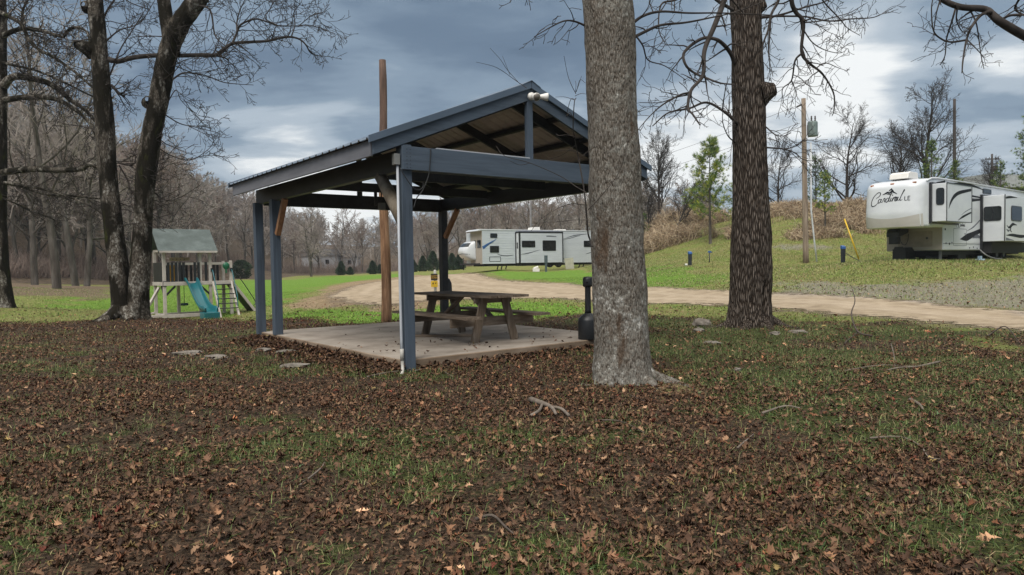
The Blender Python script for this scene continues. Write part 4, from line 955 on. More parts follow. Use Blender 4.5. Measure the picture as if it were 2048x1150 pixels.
    J = [([(214, 118), (225, 121), (240, 122), (267, 115), (308, 111), (360, 111), (410, 110), (432, 110), (448, 98), (466, 87), (500, 84), (534, 82), (560, 76), (582, 74), (600, 79), (612, 90), (620, 104), (632, 112)], .8, .075, .014), ([(425, 110), (445, 114), (458, 120)], .3, .03, .018),
         ([(464, 88), (473, 68), (480, 51), (496, 42), (514, 38), (535, 44), (555, 51), (590, 52), (615, 50), (640, 56), (671, 68)], .6, .032, .008), ([(474, 64), (474, 44), (480, 20), (492, -4)], .4, .025, .01), ([(555, 51), (530, 36), (540, 18), (550, 0)], .4, .016, .008), ([(582, 74), (590, 50), (588, 25), (600, 8), (604, 0)], .3, .016, .006), ([(600, 50), (625, 30), (648, 24)], .3, .012, .006),
         ([(345, 159), (363, 147), (380, 146), (411, 151), (445, 164), (475, 168), (507, 170)], .6, .024, .007), ([(331, 230), (360, 247), (394, 255), (438, 266)], .5, .018, .007), ([(335, 205), (352, 180), (362, 200), (385, 225)], .5, .015, .006), ([(310, 290), (340, 310), (380, 320), (415, 300), (430, 280)], .5, .016, .006),
         ([(390, 10), (420, 20), (430, 70), (450, 92)], -.5, .03, .012), ([(200, 60), (215, 20), (240, -10), (260, 5), (300, 20)], .5, .03, .01), ([(220, 150), (240, 100), (265, 60), (290, 20)], .8, .022, .008), ([(214, 80), (240, 60), (280, 45), (310, 0)], .5, .022, .008), ([(222, 170), (240, 188), (250, 192)], .2, .04, .02),
         ([(235, 325), (260, 330), (275, 322)], .3, .03, .02), ([(238, 330), (255, 360), (262, 382), (285, 390)], .2, .022, .012), ([(285, 395), (300, 380), (330, 400), (360, 395), (400, 370)], .6, .02, .006)]
    out = [[] for _ in range(5)]; L = []
    for px, dY, r0, r1 in J:
        pts, rad = traced(px, Y + .05, r0, r1, dY, R); L.append((pts, rad)); twigs(pts, rad, 6 + 1 * len(px), 1.05, R, 3, .006, -.012, .06, out, sub=4, nsub=2)
    # fine drooping sprays off both stems
    for rows, n in ((st1, 11), (st2, 20)):
        pts = np.array([P(x, y, Y) for x, y, r in rows if -250 < y < 520]); twigs(pts, [.05] * len(pts), n, 1.7, R, 3, .006, -.03, .0, out, ang=(75, 18), sub=5, nsub=2)
    kn = [stub(P(184, 100, Y), P(153, 88, Y - .3) - P(184, 100, Y), .42, .12), stub(P(176, 14, Y), P(166, 8, Y - .2) - P(176, 14, Y), .2, .09), stub(P(298, 205, Y), P(292, 194, Y - .3) - P(298, 205, Y), .2, .09)]
    tree_object('oak_tree', o, 'twin stemmed mossy tree in front of the playset, one stem leaning', [('trunk', tr, M_BARK_MOSS), *roots(o, [(-15, 1.1, .18, .04, .3), (-60, .9, .18, .04, .28), (-120, 1.2, .2, .04, .3), (-165, 1.0, .18, .04, .3)], M_BARK_MOSS), *[('knob', multi_tubes([([k_], 12)]), M_BARK_MOSS) for k_ in kn], ('limbs', multi_tubes([(L, 8)]), M_TWIG), ('crown', multi_tubes([(flat_list(out), 3)]), M_TWIG)])
    # ---- trunk cut by the left edge, its limbs arching to the right
    Y = 26.; k = Y / FPX; c0 = P(8, 622, Y); o = (c0[0], Y, z1(c0[0], Y))
    rows = [(6, 640, 28), (4, 605, 20), (0, 540, 15), (-1, 450, 12), (0, 350, 11), (2, 250, 10), (3, 120, 9), (2, 0, 8.5), (0, -250, 7), (-6, -500, 4)]
    tr = smooth_trunk([(*P(x, y, Y), r * k) for x, y, r in rows], 130, 34, rough=.035, freq=2., seed=4.4, buttress=.3, rdg=.01)
    J = [([(5, 72), (22, 64), (47, 57), (81, 61), (105, 68), (128, 75)], .10, .05), ([(128, 72), (140, 58), (158, 55), (175, 66), (180, 90)], .06, .03), ([(8, 172), (19, 158), (38, 153), (88, 163), (116, 178), (141, 200), (169, 219), (191, 243)], .15, .05), ([(10, 200), (30, 197), (56, 194), (106, 197), (141, 213), (175, 241), (194, 275)], .12, .05),
         ([(4, 345), (63, 338), (119, 340), (163, 338), (178, 329), (200, 336)], .13, .06), ([(-5, 22), (15, 32), (41, 47), (59, 81), (78, 99), (110, 116), (150, 144), (191, 180)], .08, .04), ([(5, 125), (30, 131), (72, 141), (125, 163), (175, 188), (200, 200)], .055, .02), ([(43, 48), (46, 20), (55, 0)], .05, .03), ([(8, 365), (40, 372), (90, 388), (150, 392), (205, 398)], .07, .03), ([(10, 365), (100, 382), (180, 412), (230, 450)], .05, .02), ([(5, 395), (60, 420), (110, 440)], .04, .02)]
    out = [[] for _ in range(5)]; L = []
    for px, r0, r1 in J:
        pts, rad = traced(px, Y - .1, r0, r1, R.uniform(-1.5, 1.), R); L.append((pts, rad)); twigs(pts, rad, 8 + 2 * len(px), 1.2, R, 3, .009, .0, .1, out, sub=4, nsub=3)
    tree_object('oak_tree', o, 'dark mossy tree cut off by the left edge of the photo, with arching limbs', [('trunk', tr, M_BARK_MOSS), ('limbs', multi_tubes([(L, 8)]), M_BARK_MOSS), ('crown', multi_tubes([(flat_list(out), 3)]), M_TWIG)])
    # ---- tree standing outside the right edge, one bough reaching into the picture
    Y = 9.5; k = Y / FPX; c0 = P(2390, 660, Y); o = (c0[0], Y, z1(c0[0], Y))
    rows = [(2390, 690, 50), (2388, 640, 44), (2384, 500, 40), (2380, 300, 36), (2376, 100, 33), (2370, -200, 26), (2360, -600, 12)]
    tr = smooth_trunk([(*P(x, y, Y), r * k) for x, y, r in rows], 120, 40, rough=.03, freq=3., seed=9.4, buttress=.3, rdg=.01)
    J = [([(2376, 215), (2250, 165), (2130, 112), (2048, 71), (1999, 42), (1970, 19), (1921, 14), (1883, -2), (1850, -30)], .075, .03), ([(1984, 27), (1978, 24), (1961, 31), (1943, 54), (1933, 80), (1926, 120), (1924, 146)], .026, .007), ([(1933, 80), (1903, 84), (1883, 78), (1867, 61), (1863, 20), (1866, -5)], .014, .006), ([(2002, 40), (2020, 31), (2050, 30), (2100, 40)], .02, .01), ([(1912, 14), (1903, 45), (1893, 78), (1890, 111), (1880, 130)], .014, .005),
         ([(1915, 14), (1913, 40), (1922, 60), (1930, 66)], .011, .005), ([(1938, 16), (1952, 45), (1958, 80), (1962, 110), (1968, 138)], .011, .004), ([(1880, 0), (1872, 30), (1868, 60), (1868, 80)], .01, .004), ([(1935, 80), (1955, 100), (1968, 115)], .009, .004), ([(2040, -5), (2030, 18), (2048, 30)], .015, .01)]
    out = [[] for _ in range(5)]; L = []
    for px, r0, r1 in J:
        pts, rad = traced(px, Y, r0, r1, R.uniform(-.4, .4), R); L.append((pts, rad)); twigs(pts, rad, 6, .36, R, 2, .003, -.05, .12, out, sub=3)
    out[0] = [x for x in out[0]]
    tree_object('oak_tree', o, 'bough with hanging twigs reaching in at the top right corner', [('trunk', tr, M_BARK_DARK), ('limbs', multi_tubes([(L, 8)]), M_TWIG), ('crown', multi_tubes([(flat_list(out), 4)]), M_TWIG)])
hero_trees()

# ------------------------------------------------------------------ bare trees behind, woods on the hills
def bare_variant(seed, H, spread, rmin, dens=1., levels=4, low=.25, trunk_r=None, up=.05):
    R = np.random.default_rng(seed); out = [[] for _ in range(levels)]
    cfg = dict(levels=levels, seg=[9, 6, 5, 4, 3], wig=[.05, .14, .2, .25, .25], up=[.06, up, up * .8, .03, 0], taper=[.85, .8, .75, .6, .6], rmin=rmin, n=[13 * dens, 7 * dens, 6 * dens, 4 * dens, 0], start=[low, .2, .15, .15, 0],
               ang=[(48 * spread, 12), (42, 14), (42, 16), (45, 18), (45, 15)], ratio=[.50, .52, .50, .5, .5])
    grow(np.zeros(3), np.array([R.normal(0, .04), R.normal(0, .04), 1.]), H, trunk_r or H * .019, 0, out, R, cfg)
    return out
def variant_mesh(out, sides=(8, 5, 3, 3, 3)):
    t = multi_tubes([(out[0], sides[0]), (out[1], sides[1])]); c = multi_tubes([(l, sides[i + 2]) for i, l in enumerate(out[2:])])
    return raw_mesh('trunk', *t, smooth=True), raw_mesh('crown', *c, smooth=True)
def place_bare(name, variant, px, Y, H0, H, label, group=None, mats=None, rz=None, z=None, base_px=None):
    v = ray(px, 528); x = v[0] * Y; r = empty(name, (x, Y, (z1(x, Y) if z is None else z) - .1), rnd.uniform(0, 6.28) if rz is None else rz, label, 'tree', group)
    s = H / H0; r.scale = (s, s, s)
    for me, nm in zip(variant, ('trunk', 'crown')):
        o = bpy.data.objects.new(nm, me); col.objects.link(o); o.parent = r
    return r
def bare_trees():
    mid = []; 
    for i, (sp, lo, up) in enumerate(((.9, .28, .05), (.75, .35, .08), (1.1, .22, .03), (.8, .4, .07), (1.0, .18, .06))):
        v = variant_mesh(bare_variant(100 + i, 14, sp, .016, 1.05, 4, lo, .22, up)); mid.append(v)
        v[0].materials.append(M_TRUNK_GREY); v[1].materials.append(M_TWIG_GREY)
    # tall trees standing free at the edge of the wood
    for k, (px, Y, H, lab) in enumerate(((112, 45, 17.5, 'tall grey tree with broken pale limbs at the wood edge, between the left trunks'), (172, 50, 14, 'grey tree with wide dark base, just left of the twin stemmed tree'), (68, 56, 17, 'slender pale grey tree behind the arching limbs at far left'), (345, 92, 15, 'pale grey many branched tree rising behind the playset roof'), (150, 62, 19, 'tallest thin bare tree behind the twin stemmed tree'))):
        place_bare('bare_tree', mid[(k * 2) % 5], px, Y, 14, H, lab)
    g = 'bare trees along the foot of the wooded hills'
    far = []
    for i, (sp, lo, up) in enumerate(((1.0, .15, .05), (.8, .25, .07), (1.2, .12, .03), (.7, .3, .09), (1.1, .2, .04))):
        v = variant_mesh(bare_variant(200 + i, 11, sp, .026, 1.1, 4, lo, .24, up), (6, 4, 3, 3)); far.append(v)
        v[0].materials.append(M_TRUNK_GREY); v[1].materials.append((M_TWIG_GREY, M_TWIG_BROWN)[i % 2])
    k = 0
    for px, Y in [(x, np.interp(x, [-60, 100, 220, 330, 430, 560, 700, 850, 980, 1180], [62, 67, 74, 86, 112, 140, 146, 138, 122, 118]) + 2) for x in np.linspace(-55, 1210, 46)]:
        H = float(np.interp(px, [0, 300, 450, 620, 800, 1000, 1200], [12, 12, 11.5, 10.5, 10, 11, 10])) * rnd.uniform(.75, 1.2)
        place_bare('bare_tree', far[k % 5], px + rnd.uniform(-12, 12), Y + rnd.uniform(0, 6), 11, H, 'bare grey tree in the row at the foot of the wooded hills', g); k += 1
    place_bare('bare_tree', far[2], 622, 118, 11, 9.6, 'wide spreading dark bare tree with low branches, seen through the pavilion')
    # the wood itself: hundreds of trees on the hillsides that read as one mass
    tv = []
    for i in range(6):
        out = bare_variant(300 + i, 10, (1., .8, 1.15, .9, .75, 1.05)[i], .034, .95, 4, .2, .2, .05)
        tv.append(multi_tubes([(out[0], 4), (out[1], 3), (out[2], 3), (out[3], 3)]))
    VV, QQ, CC, b = [], [], [], 0; R = np.random.default_rng(42); cnt = 0
    while cnt < 620:
        px = R.uniform(-420, 1420); lo = np.interp(px, [-400, 0, 100, 220, 330, 430, 560, 700, 850, 980, 1180, 1400], [58, 66, 71, 78, 92, 118, 148, 152, 144, 128, 126, 130])
        hi = np.interp(px, [-400, 0, 400, 700, 1000, 1400], [125, 185, 225, 285, 270, 260]); Y = lo + 2 + (hi - lo) * R.random() ** .85
        x = (px - 1024) / FPX * Y
        v, q = tv[cnt % 6]; s = R.uniform(.75, 1.2) * float(np.interp(px, [0, 450, 700, 1200], [1.15, 1.05, .92, .95])); a = R.uniform(0, 6.28); c_, s_ = math.cos(a), math.sin(a)
        w = v * s; w = np.stack([w[:, 0] * c_ - w[:, 1] * s_ + x, w[:, 0] * s_ + w[:, 1] * c_ + Y, w[:, 2] + z1(x, Y) - .2], -1)
        base = np.array([(.24, .21, .185), (.29, .255, .225), (.22, .18, .155), (.27, .215, .185), (.33, .30, .27)])[R.integers(0, 5)] * R.uniform(.8, 1.2)
        VV.append(w.astype(np.float32)); QQ.append(q + b); CC.append(np.repeat(base[None], len(w), 0).astype(np.float32)); b += len(w); cnt += 1
    o = link('woods', raw_mesh('woods', np.concatenate(VV), np.concatenate(QQ), colors=np.concatenate(CC)), col_attr_mat('wood_twigs', .95, spec=.1)); tag(o, kind='stuff')
    # brushy undergrowth along the foot of the wood
    n = 9000; px = R.uniform(-150, 1230, n); lo = np.interp(px, [-400, 0, 100, 220, 330, 430, 560, 700, 850, 980, 1180, 1400], [58, 63, 68, 75, 88, 114, 143, 149, 141, 124, 121, 126])
    Y = lo + np.abs(R.normal(0, 4, n)); X = (px - 1024) / FPX * Y; Z = zt(X, Y); hh = R.uniform(.6, 2.6, n)
    polys = []
    for i in range(n):
        d = R.normal(0, .35, 3); d[2] = 1; d = unit(d); p0 = np.array([X[i], Y[i], Z[i]]); p1 = p0 + d * hh[i] * .55 + R.normal(0, .08, 3); p2 = p1 + unit(d + R.normal(0, .4, 3)) * hh[i] * .5
        polys.append((np.array([p0, p1, p2]), np.array([.03, .024, .012])))
    o = link('undergrowth', raw_mesh('undergrowth', *tubes(polys, 3)), M_TWIG_BROWN); tag(o, kind='stuff')
    return mid, far
MID, FAR = bare_trees()
# ================================================================== camping trailers
M_GEL = surf('white_gelcoat', [(.3, (.52, .54, .57)), (.7, (.62, .64, .66))], (.8, .8, 1.5), .28, 0, 4.)
M_SIDE = surf('white_siding', [(.3, (.46, .49, .53)), (.7, (.55, .58, .62))], (.5, .5, 2.), .4, 0, 4.)
M_BEIGE = surf('beige_wall', [(.3, (.30, .26, .215)), (.7, (.38, .335, .28))], (.8, .8, .8), .5)
M_GLASS = flat('dark_window', (.010, .013, .015), .08, 0, .2)
M_TRIM = flat('black_trim', (.012, .013, .016), .4, 0, .2)
M_UNDER = flat('dark_underframe', (.010, .010, .011), .7, 0, .3)
M_TYRE = flat('tyre_rubber', (.014, .014, .015), .85, 0, .2)
M_RIM = flat('grey_rim', (.30, .30, .31), .35, .6, .15)
M_DECAL = flat('charcoal_decal', (.010, .012, .016), .6, 0, .1, spec=.15)
M_DECAL_GREY = flat('grey_decal', (.12, .13, .15), .6, 0, .1, spec=.15)
M_DECAL_BLUE = flat('blue_decal', (.03, .10, .28), .35, 0, .1)
M_AMBER = flat('amber_lamp', (.45, .13, .02), .3)
M_STEEL = flat('dull_steel', (.18, .18, .18), .5, .5)

def ribbon(b, pts, w, y0, y1, mapf):
    """flat stroke along 2-D points (x,z), thin plate between depths y0..y1 mapped by mapf(x, z, d)"""
    p = np.array(curve_pts([(*q, 0) for q in pts], 5))[:, :2]; n = len(p)
    ws = w if hasattr(w, '__len__') else [w] * n
    ws = np.interp(np.linspace(0, 1, n), np.linspace(0, 1, len(ws)), ws)
    d = np.gradient(p, axis=0); d /= np.linalg.norm(d, axis=1, keepdims=True) + 1e-9; nn = np.stack([-d[:, 1], d[:, 0]], -1)
    L, Rr = p + nn * ws[:, None] / 2, p - nn * ws[:, None] / 2
    vs = [mapf(*q, y0) for q in L] + [mapf(*q, y0) for q in Rr] + [mapf(*q, y1) for q in L] + [mapf(*q, y1) for q in Rr]
    fs = []
    for i in range(n - 1): fs += [(i, i + 1, n + i + 1, n + i), (2 * n + i, 3 * n + i, 3 * n + i + 1, 2 * n + i + 1), (i, 2 * n + i, 2 * n + i + 1, i + 1), (n + i, n + i + 1, 3 * n + i + 1, 3 * n + i)]
    b.add(vs, fs)
def script_word():
    a = [(.36, .22), (.31, .25), (.265, .18), (.28, .105), (.335, .13), (.375, .245), (.36, .14), (.41, .11)]
    sh = lambda p, dx: [(x + dx, y) for x, y in p]
    return [[(.17, .30), (.25, .34), (.31, .42), (.29, .50), (.20, .50), (.08, .38), (.01, .20), (.02, .05), (.10, .0), (.20, .045), (.27, .13)], a,
            [(.41, .11), (.455, .235), (.48, .26), (.505, .235), (.485, .14), (.525, .11)],
            [(.63, .235), (.575, .25), (.535, .17), (.555, .10), (.61, .14), (.70, .46), (.635, .16), (.67, .11)],
            [(.67, .11), (.715, .24), (.695, .14), (.735, .11)], [(.735, .11), (.785, .25), (.765, .10)], [(.77, .15), (.81, .23), (.86, .26), (.895, .22), (.88, .13), (.93, .11)],
            sh(a, .575), [(.985, .11), (1.09, .40), (1.12, .47), (1.105, .49), (1.05, .30), (1.015, .15), (1.04, .105), (1.10, .13)], [(.735, .32), (.755, .345)]]
def text_mesh(body, size, ext=.002):
    c = bpy.data.curves.new('lettering', 'FONT'); c.body = body; c.size = size; c.extrude = ext; c.align_x = 'CENTER'; c.align_y = 'CENTER'; c.space_line = .85
    o = bpy.data.objects.new('lettering', c); col.objects.link(o); bpy.context.view_layer.update()
    me = bpy.data.meshes.new_from_object(o.evaluated_get(bpy.context.evaluated_depsgraph_get())); bpy.data.objects.remove(o); bpy.data.curves.remove(c)
    return me
def window(parent, x0, x1, z0, z1, y, r=.08, axis='y', side=-1, m=None):
    f = MB().rrect(x0, x1, z0, z1, y, y + side * .025, r, 4, axis).build('window', M_TRIM, parent)
    e = .035; MB().rrect(x0 + e, x1 - e, z0 + e, z1 - e, y + side * .0252, y + side * .032, r * .8, 4, axis).build('pane', M_GLASS, f)
    return f
def wheel(parent, x, y, r, w=.22, name='wheel'):
    n = 28
    def ringY(prof):
        b = MB(); vs = []; m = len(prof)
        for rr, yy in prof:
            for k in range(n): vs.append((x + rr * math.cos(6.28318 * k / n), y + yy, r + rr * math.sin(6.28318 * k / n)))
        return b.add(vs, [(i * n + k, i * n + (k + 1) % n, (i + 1) * n + (k + 1) % n, (i + 1) * n + k) for i in range(m - 1) for k in range(n)], True)
    t = ringY([(r * .58, 0), (r * .9, -.005), (r, .03), (r, w - .03), (r * .9, w), (r * .58, w)]).build(name, M_TYRE, parent)
    ringY([(r * .60, .02), (r * .52, .012), (r * .42, .05), (r * .2, .04), (r * .16, .01), (.001, .005)]).build('rim', M_RIM, t)

def fifth_wheel():
    X0, Y0 = 17.55, 30.0; gz = 1.17
    r = empty('camping_trailer', (X0, Y0, gz), math.radians(38.9), 'large white fifth wheel camper with overhanging nose and slide-outs, parked on the grassy slope', 'camper')
    W, H, L = 2.44, 3.66, 14.0
    b = MB()                                                     # rear body shell
    b.prism([(2.37, .50), (L, .50), (L, H), (2.37, H)], 0, W, 'y'); b.build('body', M_GEL, r, .05)
    def front_s(w, h):                                           # front face of the moulded nose cap
        t = min(1, abs(w - W / 2) / (W / 2)); c = .34 * (1 - (1 - t ** 3.2) ** .5) * 1.6
        hh = (h - 1.53) / (H - 1.53)
        top = max(0, hh - .80) / .20; s = c + 1.05 * (1 - math.sqrt(max(0, 1 - min(1, top) ** 2.4))) + .28 * max(0, hh - .28) ** 1.2
        low = max(0, .30 - hh) / .30; s += .10 * low ** 1.5
        return s - .22
    nu, nv = 28, 26
    hs = [1.53 + (H - 1.53) * (1 - (1 - j / nv) ** 1.35) for j in range(nv + 1)]
    g = MB(); vs = []
    for h in hs:
        row = [(max(front_s(0, h), front_s(W * k / nu, h)) if False else front_s(W * k / nu, h), W * k / nu, h) for k in range(nu + 1)]
        vs += [(2.40, 0, h)] + row + [(2.40, W, h)]
    w_ = nu + 3
    fs = [(j * w_ + i, j * w_ + i + 1, (j + 1) * w_ + i + 1, (j + 1) * w_ + i) for j in range(nv) for i in range(w_ - 1)]
    fs += [tuple(range(w_ - 1, -1, -1)), tuple(range(nv * w_, nv * w_ + w_))]
    g.add(vs, fs, True); cap = g.build('nose_cap', M_GEL, r)
    # lower tone of the cap: a moulded skirt panel bowed across the front
    sk = MB(); vs = []; nn = 24
    for k in range(nn + 1):
        w = .02 + (W - .04) * k / nn; ht = 2.07 - .18 * (1 - (2 * k / nn - 1) ** 2) + .02
        for q in range(7):
            h = 1.54 + (ht - 1.54) * q / 6; vs.append((front_s(w, h) - .006, w, h))
    sk.add(vs, [(k * 7 + q, k * 7 + q + 1, (k + 1) * 7 + q + 1, (k + 1) * 7 + q) for k in range(nn) for q in range(6)], True)
    sk.build('nose_skirt', flat('pale_grey_gelcoat', (.44, .42, .39), .35, 0, .06), cap)
    on = lambda x, z, d: (front_s(2.06 - x, z) - d, 2.06 - x, z)
    t = MB()
    for st in script_word(): ribbon(t, [(x * 1.22 + y * .10, 2.50 + y * 1.15 + x * .07) for x, y in st], [.016, .034, .026, .036, .016], .004, .010, on)
    t.build('lettering', M_DECAL, cap)
    t = MB()                                                     # block letters after the script
    for pl in ([(0, .17), (.0, 0), (.085, 0)], [(.20, .17), (.12, .17), (.12, 0), (.20, 0)], [(.12, .09), (.185, .09)]):
        for (xa, za), (xb, zb) in zip(pl[:-1], pl[1:]): ribbon(t, [(1.44 + xa, 2.68 + za), (1.44 + (xa + xb) / 2, 2.68 + (za + zb) / 2), (1.44 + xb, 2.68 + zb)], .026, .004, .010, on)
    t.build('lettering', M_DECAL, cap)
    t = MB()                                                     # perched bird over a ridge line
    for st, w in (([(.52, 2.99), (.62, 3.03), (.72, 3.08), (.80, 3.05), (.90, 3.11), (1.0, 3.06), (1.12, 2.99)], [.02, .05, .07, .06, .07, .05, .02]), ([(.78, 3.13), (.84, 3.19), (.92, 3.17), (.98, 3.09)], [.02, .05, .06, .03]), ([(.86, 3.20), (.90, 3.26)], [.05, .02]), ([(.68, 3.02), (.80, 2.99), (.95, 3.0)], [.015, .03, .015])):
        ribbon(t, st, w, .004, .010, on)
    t.build('emblem', M_DECAL, cap)
    for w in (.33, 1.2, 2.1): MB().box(-.05, .02, w - .07, w + .07, -.025, .025, Matrix.Translation((front_s(w, 3.45), 0, 3.45))).build('marker_lamp', M_AMBER, cap)
    # lower front wall, pin box and landing legs
    MB().box(2.335, 2.372, .03, W - .03, .53, 1.535).build('front_wall', M_BEIGE, r, .01)
    MB().rrect(.42, W - .55, .68, 1.40, 2.334, 2.322, .05, 3, 'x').build('storage_door', flat('tan_door', (.27, .225, .18), .5), r)
    MB().rrect(.60, .68, 1.02, 1.12, 2.333, 2.29, .02, 2, 'x').build('latch', M_TRIM, r)
    pb = MB().prism([(2.3, 1.53), (2.3, 1.36), (1.7, 1.22), (1.25, 1.15), (1.25, 1.36), (1.5, 1.53)], W / 2 + .2, W / 2 + .75); pb.box(1.28, 1.6, W / 2 + .28, W / 2 + .66, .82, 1.18); pb.build('pin_box', M_TRIM, r, .02)
    b = MB(); b.tube(curve_pts([(2.31, 1.75, 1.45), (2.28, 1.78, 1.1), (2.29, 1.70, .85), (2.28, 1.55, .80), (2.29, 1.45, 1.0), (2.3, 1.42, 1.3)]), .014, 6); b.build('cable_loop', M_BLACK, r)
    for x, y in ((2.5, 2.15), (2.62, .20)):
        b = MB(); b.box(x - .045, x + .045, y - .045, y + .045, .03, .6); b.box(x - .13, x + .13, y - .13, y + .13, -.02, .03); b.build('landing_leg', M_STEEL, r)
    MB().box(2.7, 13.8, .25, 2.2, .30, .498).build('underframe', M_UNDER, r)
    MB().box(3.4, 4.4, .5, 1.6, .2, .36).build('tank', M_UNDER, r, .05)
    MB().box(4.9, 6.0, .25, 2.0, .08, .34).build('tank', M_UNDER, r, .05)
    # near side details
    def side(poly, y, dep, name, m, par): 
        b = MB(); b.prism(poly, y, y - dep, 'y'); return b.build(name, m, par)
    # bedroom slide-out
    s1 = MB(); s1.box(.92, 3.84, -.65, .02, 1.74, 3.38); sl = s1.build('slide_out', M_GEL, r, .02)
    MB().box(.78, .918, -.09, -.001, 1.66, 3.44).build('frame', M_TRIM, sl); MB().box(.92, 3.95, -.09, -.001, 3.39, 3.46).build('frame', M_TRIM, sl); MB().box(.92, 3.95, -.09, -.001, 1.66, 1.735).build('frame', M_TRIM, sl)
    for x in (.935,): MB().box(.905, .93, -.668, -.64, 1.72, 3.40).build('corner_trim', M_TRIM, sl)
    MB().box(.93, 3.85, -.672, -.645, 3.365, 3.395).build('corner_trim', M_TRIM, sl); MB().box(3.83, 3.86, -.668, -.64, 1.73, 3.365).build('corner_trim', M_TRIM, sl); MB().box(.93, 3.83, -.668, -.64, 1.725, 1.75).build('corner_trim', M_TRIM, sl)
    f = MB().rrect(-.56, -.24, 2.45, 3.18, .918, .895, .10, 5, 'x').build('window', M_TRIM, sl); MB().rrect(-.53, -.27, 2.48, 3.15, .894, .888, .08, 5, 'x').build('pane', M_GLASS, f)
    id_ = lambda y: (lambda x, z, d: (x, y - d, z))
    b = MB(); ribbon(b, [(1.15, 2.28), (1.35, 2.55), (1.75, 2.83), (2.4, 3.03), (3.78, 3.22)], [.02, .13, .17, .16, .12], .001, .004, id_(-.65)); b.build('swoosh', M_DECAL, sl)
    b = MB(); ribbon(b, [(2.2, 1.80), (2.8, 1.98), (3.78, 2.2)], [.02, .10, .07], .001, .004, id_(-.65)); b.build('swoosh', M_DECAL, sl)
    b = MB(); ribbon(b, [(2.6, 2.05), (3.1, 2.22), (3.78, 2.38)], [.01, .03, .035], .001, .004, id_(-.65)); b.build('swoosh', M_DECAL_GREY, sl)
    # deep living-room slide-out
    s2 = MB(); s2.box(7.13, 12.6, -1.0, .02, .92, 3.15); s2o = s2.build('slide_out', M_GEL, r, .02)
    MB().box(6.98, 7.125, -.10, -.001, .52, 3.22).build('frame', M_TRIM, s2o); MB().box(7.06, 12.66, -.10, -.001, 3.155, 3.22).build('frame', M_TRIM, s2o)
    MB().box(7.10, 7.135, -1.02, -.985, .93, 3.16).build('corner_trim', M_TRIM, s2o)
    f = MB().rrect(-.86, -.12, 1.92, 2.62, 7.128, 7.10, .10, 5, 'x').build('window', M_TRIM, s2o)
    MB().rrect(-.83, -.50, 1.95, 2.59, 7.099, 7.092, .08, 5, 'x').build('pane', M_GLASS, f); MB().rrect(-.47, -.15, 1.95, 2.59, 7.099, 7.092, .08, 5, 'x').build('pane', M_GLASS, f)
    window(s2o, 8.0, 9.6, 1.92, 2.66, -1.0, .12); window(s2o, 10.3, 11.8, 1.92, 2.66, -1.0, .12)
    for pts, w, m in (([(7.25, 3.0), (7.9, 3.06), (8.9, 3.08)], [.10, .11, .02], M_DECAL), ([(7.35, 1.2), (8.2, 1.22), (9.6, 1.17), (11.2, 1.25)], [.03, .14, .16, .04], M_DECAL), ([(7.4, 1.68), (7.7, 1.58), (8.0, 1.66), (8.3, 1.75), (8.9, 1.72)], [.02, .10, .16, .14, .02], M_DECAL), ([(8.0, 1.62), (7.95, 1.45), (8.15, 1.36)], [.12, .10, .02], M_DECAL), ([(7.3, 1.02), (7.9, .99), (8.5, .96)], [.14, .07, .02], M_DECAL_GREY), ([(7.35, 1.5), (7.6, 1.42), (7.9, 1.48)], [.03, .11, .03], M_DECAL_GREY)):
        b = MB(); ribbon(b, pts, w, .001, .004, id_(-1.0)); b.build('swoosh', m, s2o)
    MB().box(7.3, 12.6, -.40, .24, .36, .90).build('wheel_well', M_UNDER, r)
    wheel(r, 9.55, .02, .38); wheel(r, 10.6, .02, .38)
    # body decals, hatches, lamps
    for pts, w, m in (([(4.4, 1.02), (5.3, 1.12), (7.0, 1.45)], [.02, .34, .20], M_DECAL), ([(5.2, 1.40), (6.1, 1.62), (7.0, 1.98)], [.01, .07, .07], M_DECAL_GREY), ([(6.0, 1.08), (6.5, 1.18), (7.0, 1.14)], [.02, .20, .12], M_DECAL_GREY),
                      ([(4.0, 3.02), (5.3, 3.10), (7.0, 3.08)], [.05, .10, .07], M_DECAL), ([(4.0, 2.70), (5.2, 2.82), (7.0, 2.98)], [.12, .13, .10], M_DECAL), ([(3.95, 2.88), (5.2, 2.94), (7.0, 3.0)], [.02, .08, .04], M_DECAL_GREY), ([(1.6, 3.50), (2.2, 3.53), (2.6, 3.58)], [.02, .12, .16], M_DECAL), ([(3.2, 3.52), (4.6, 3.62), (6.2, 3.58), (7.6, 3.46)], [.03, .12, .11, .02], M_DECAL)):
        b = MB(); ribbon(b, pts, w, .001, .004, id_(0)); b.build('swoosh', m, r)
    b = MB()
    for st in script_word(): ribbon(b, [(4.2 + x * .75 + y * .05, 1.56 + y * .6) for x, y in st], .022, .001, .004, id_(0))
    b.build('lettering', M_DECAL, r)
    b = MB()
    for x0, x1, z0, z1_ in ((3.6, 5.2, .72, 1.50), (3.95, 4.25, 1.57, 1.74)):
        for q in (((x0, z0), (x1, z0)), ((x1, z0), (x1, z1_)), ((x1, z1_), (x0, z1_)), ((x0, z1_), (x0, z0))):
            ribbon(b, [q[0], ((q[0][0] + q[1][0]) / 2, (q[0][1] + q[1][1]) / 2), q[1]], .018, .001, .004, id_(0))
    b.build('hatch_outline', M_DECAL_GREY, r)
    window(r, 7.3, 8.5, 3.30, 3.54, 0, .06)
    for x, z, rr in ((1.0, 1.78, .045), (2.7, .82, .04), (3.1, .80, .05), (3.4, .86, .03), (5.6, .62, .035), (6.1, .66, .04), (6.6, .60, .035), (5.0, 1.28, .03), (2.6, 1.45, .05)):
        MB().tube([(x, -.001, z), (x, -.02, z)], rr, 12).build('service_port', M_DECAL_GREY if rr < .045 else M_TRIM, r)
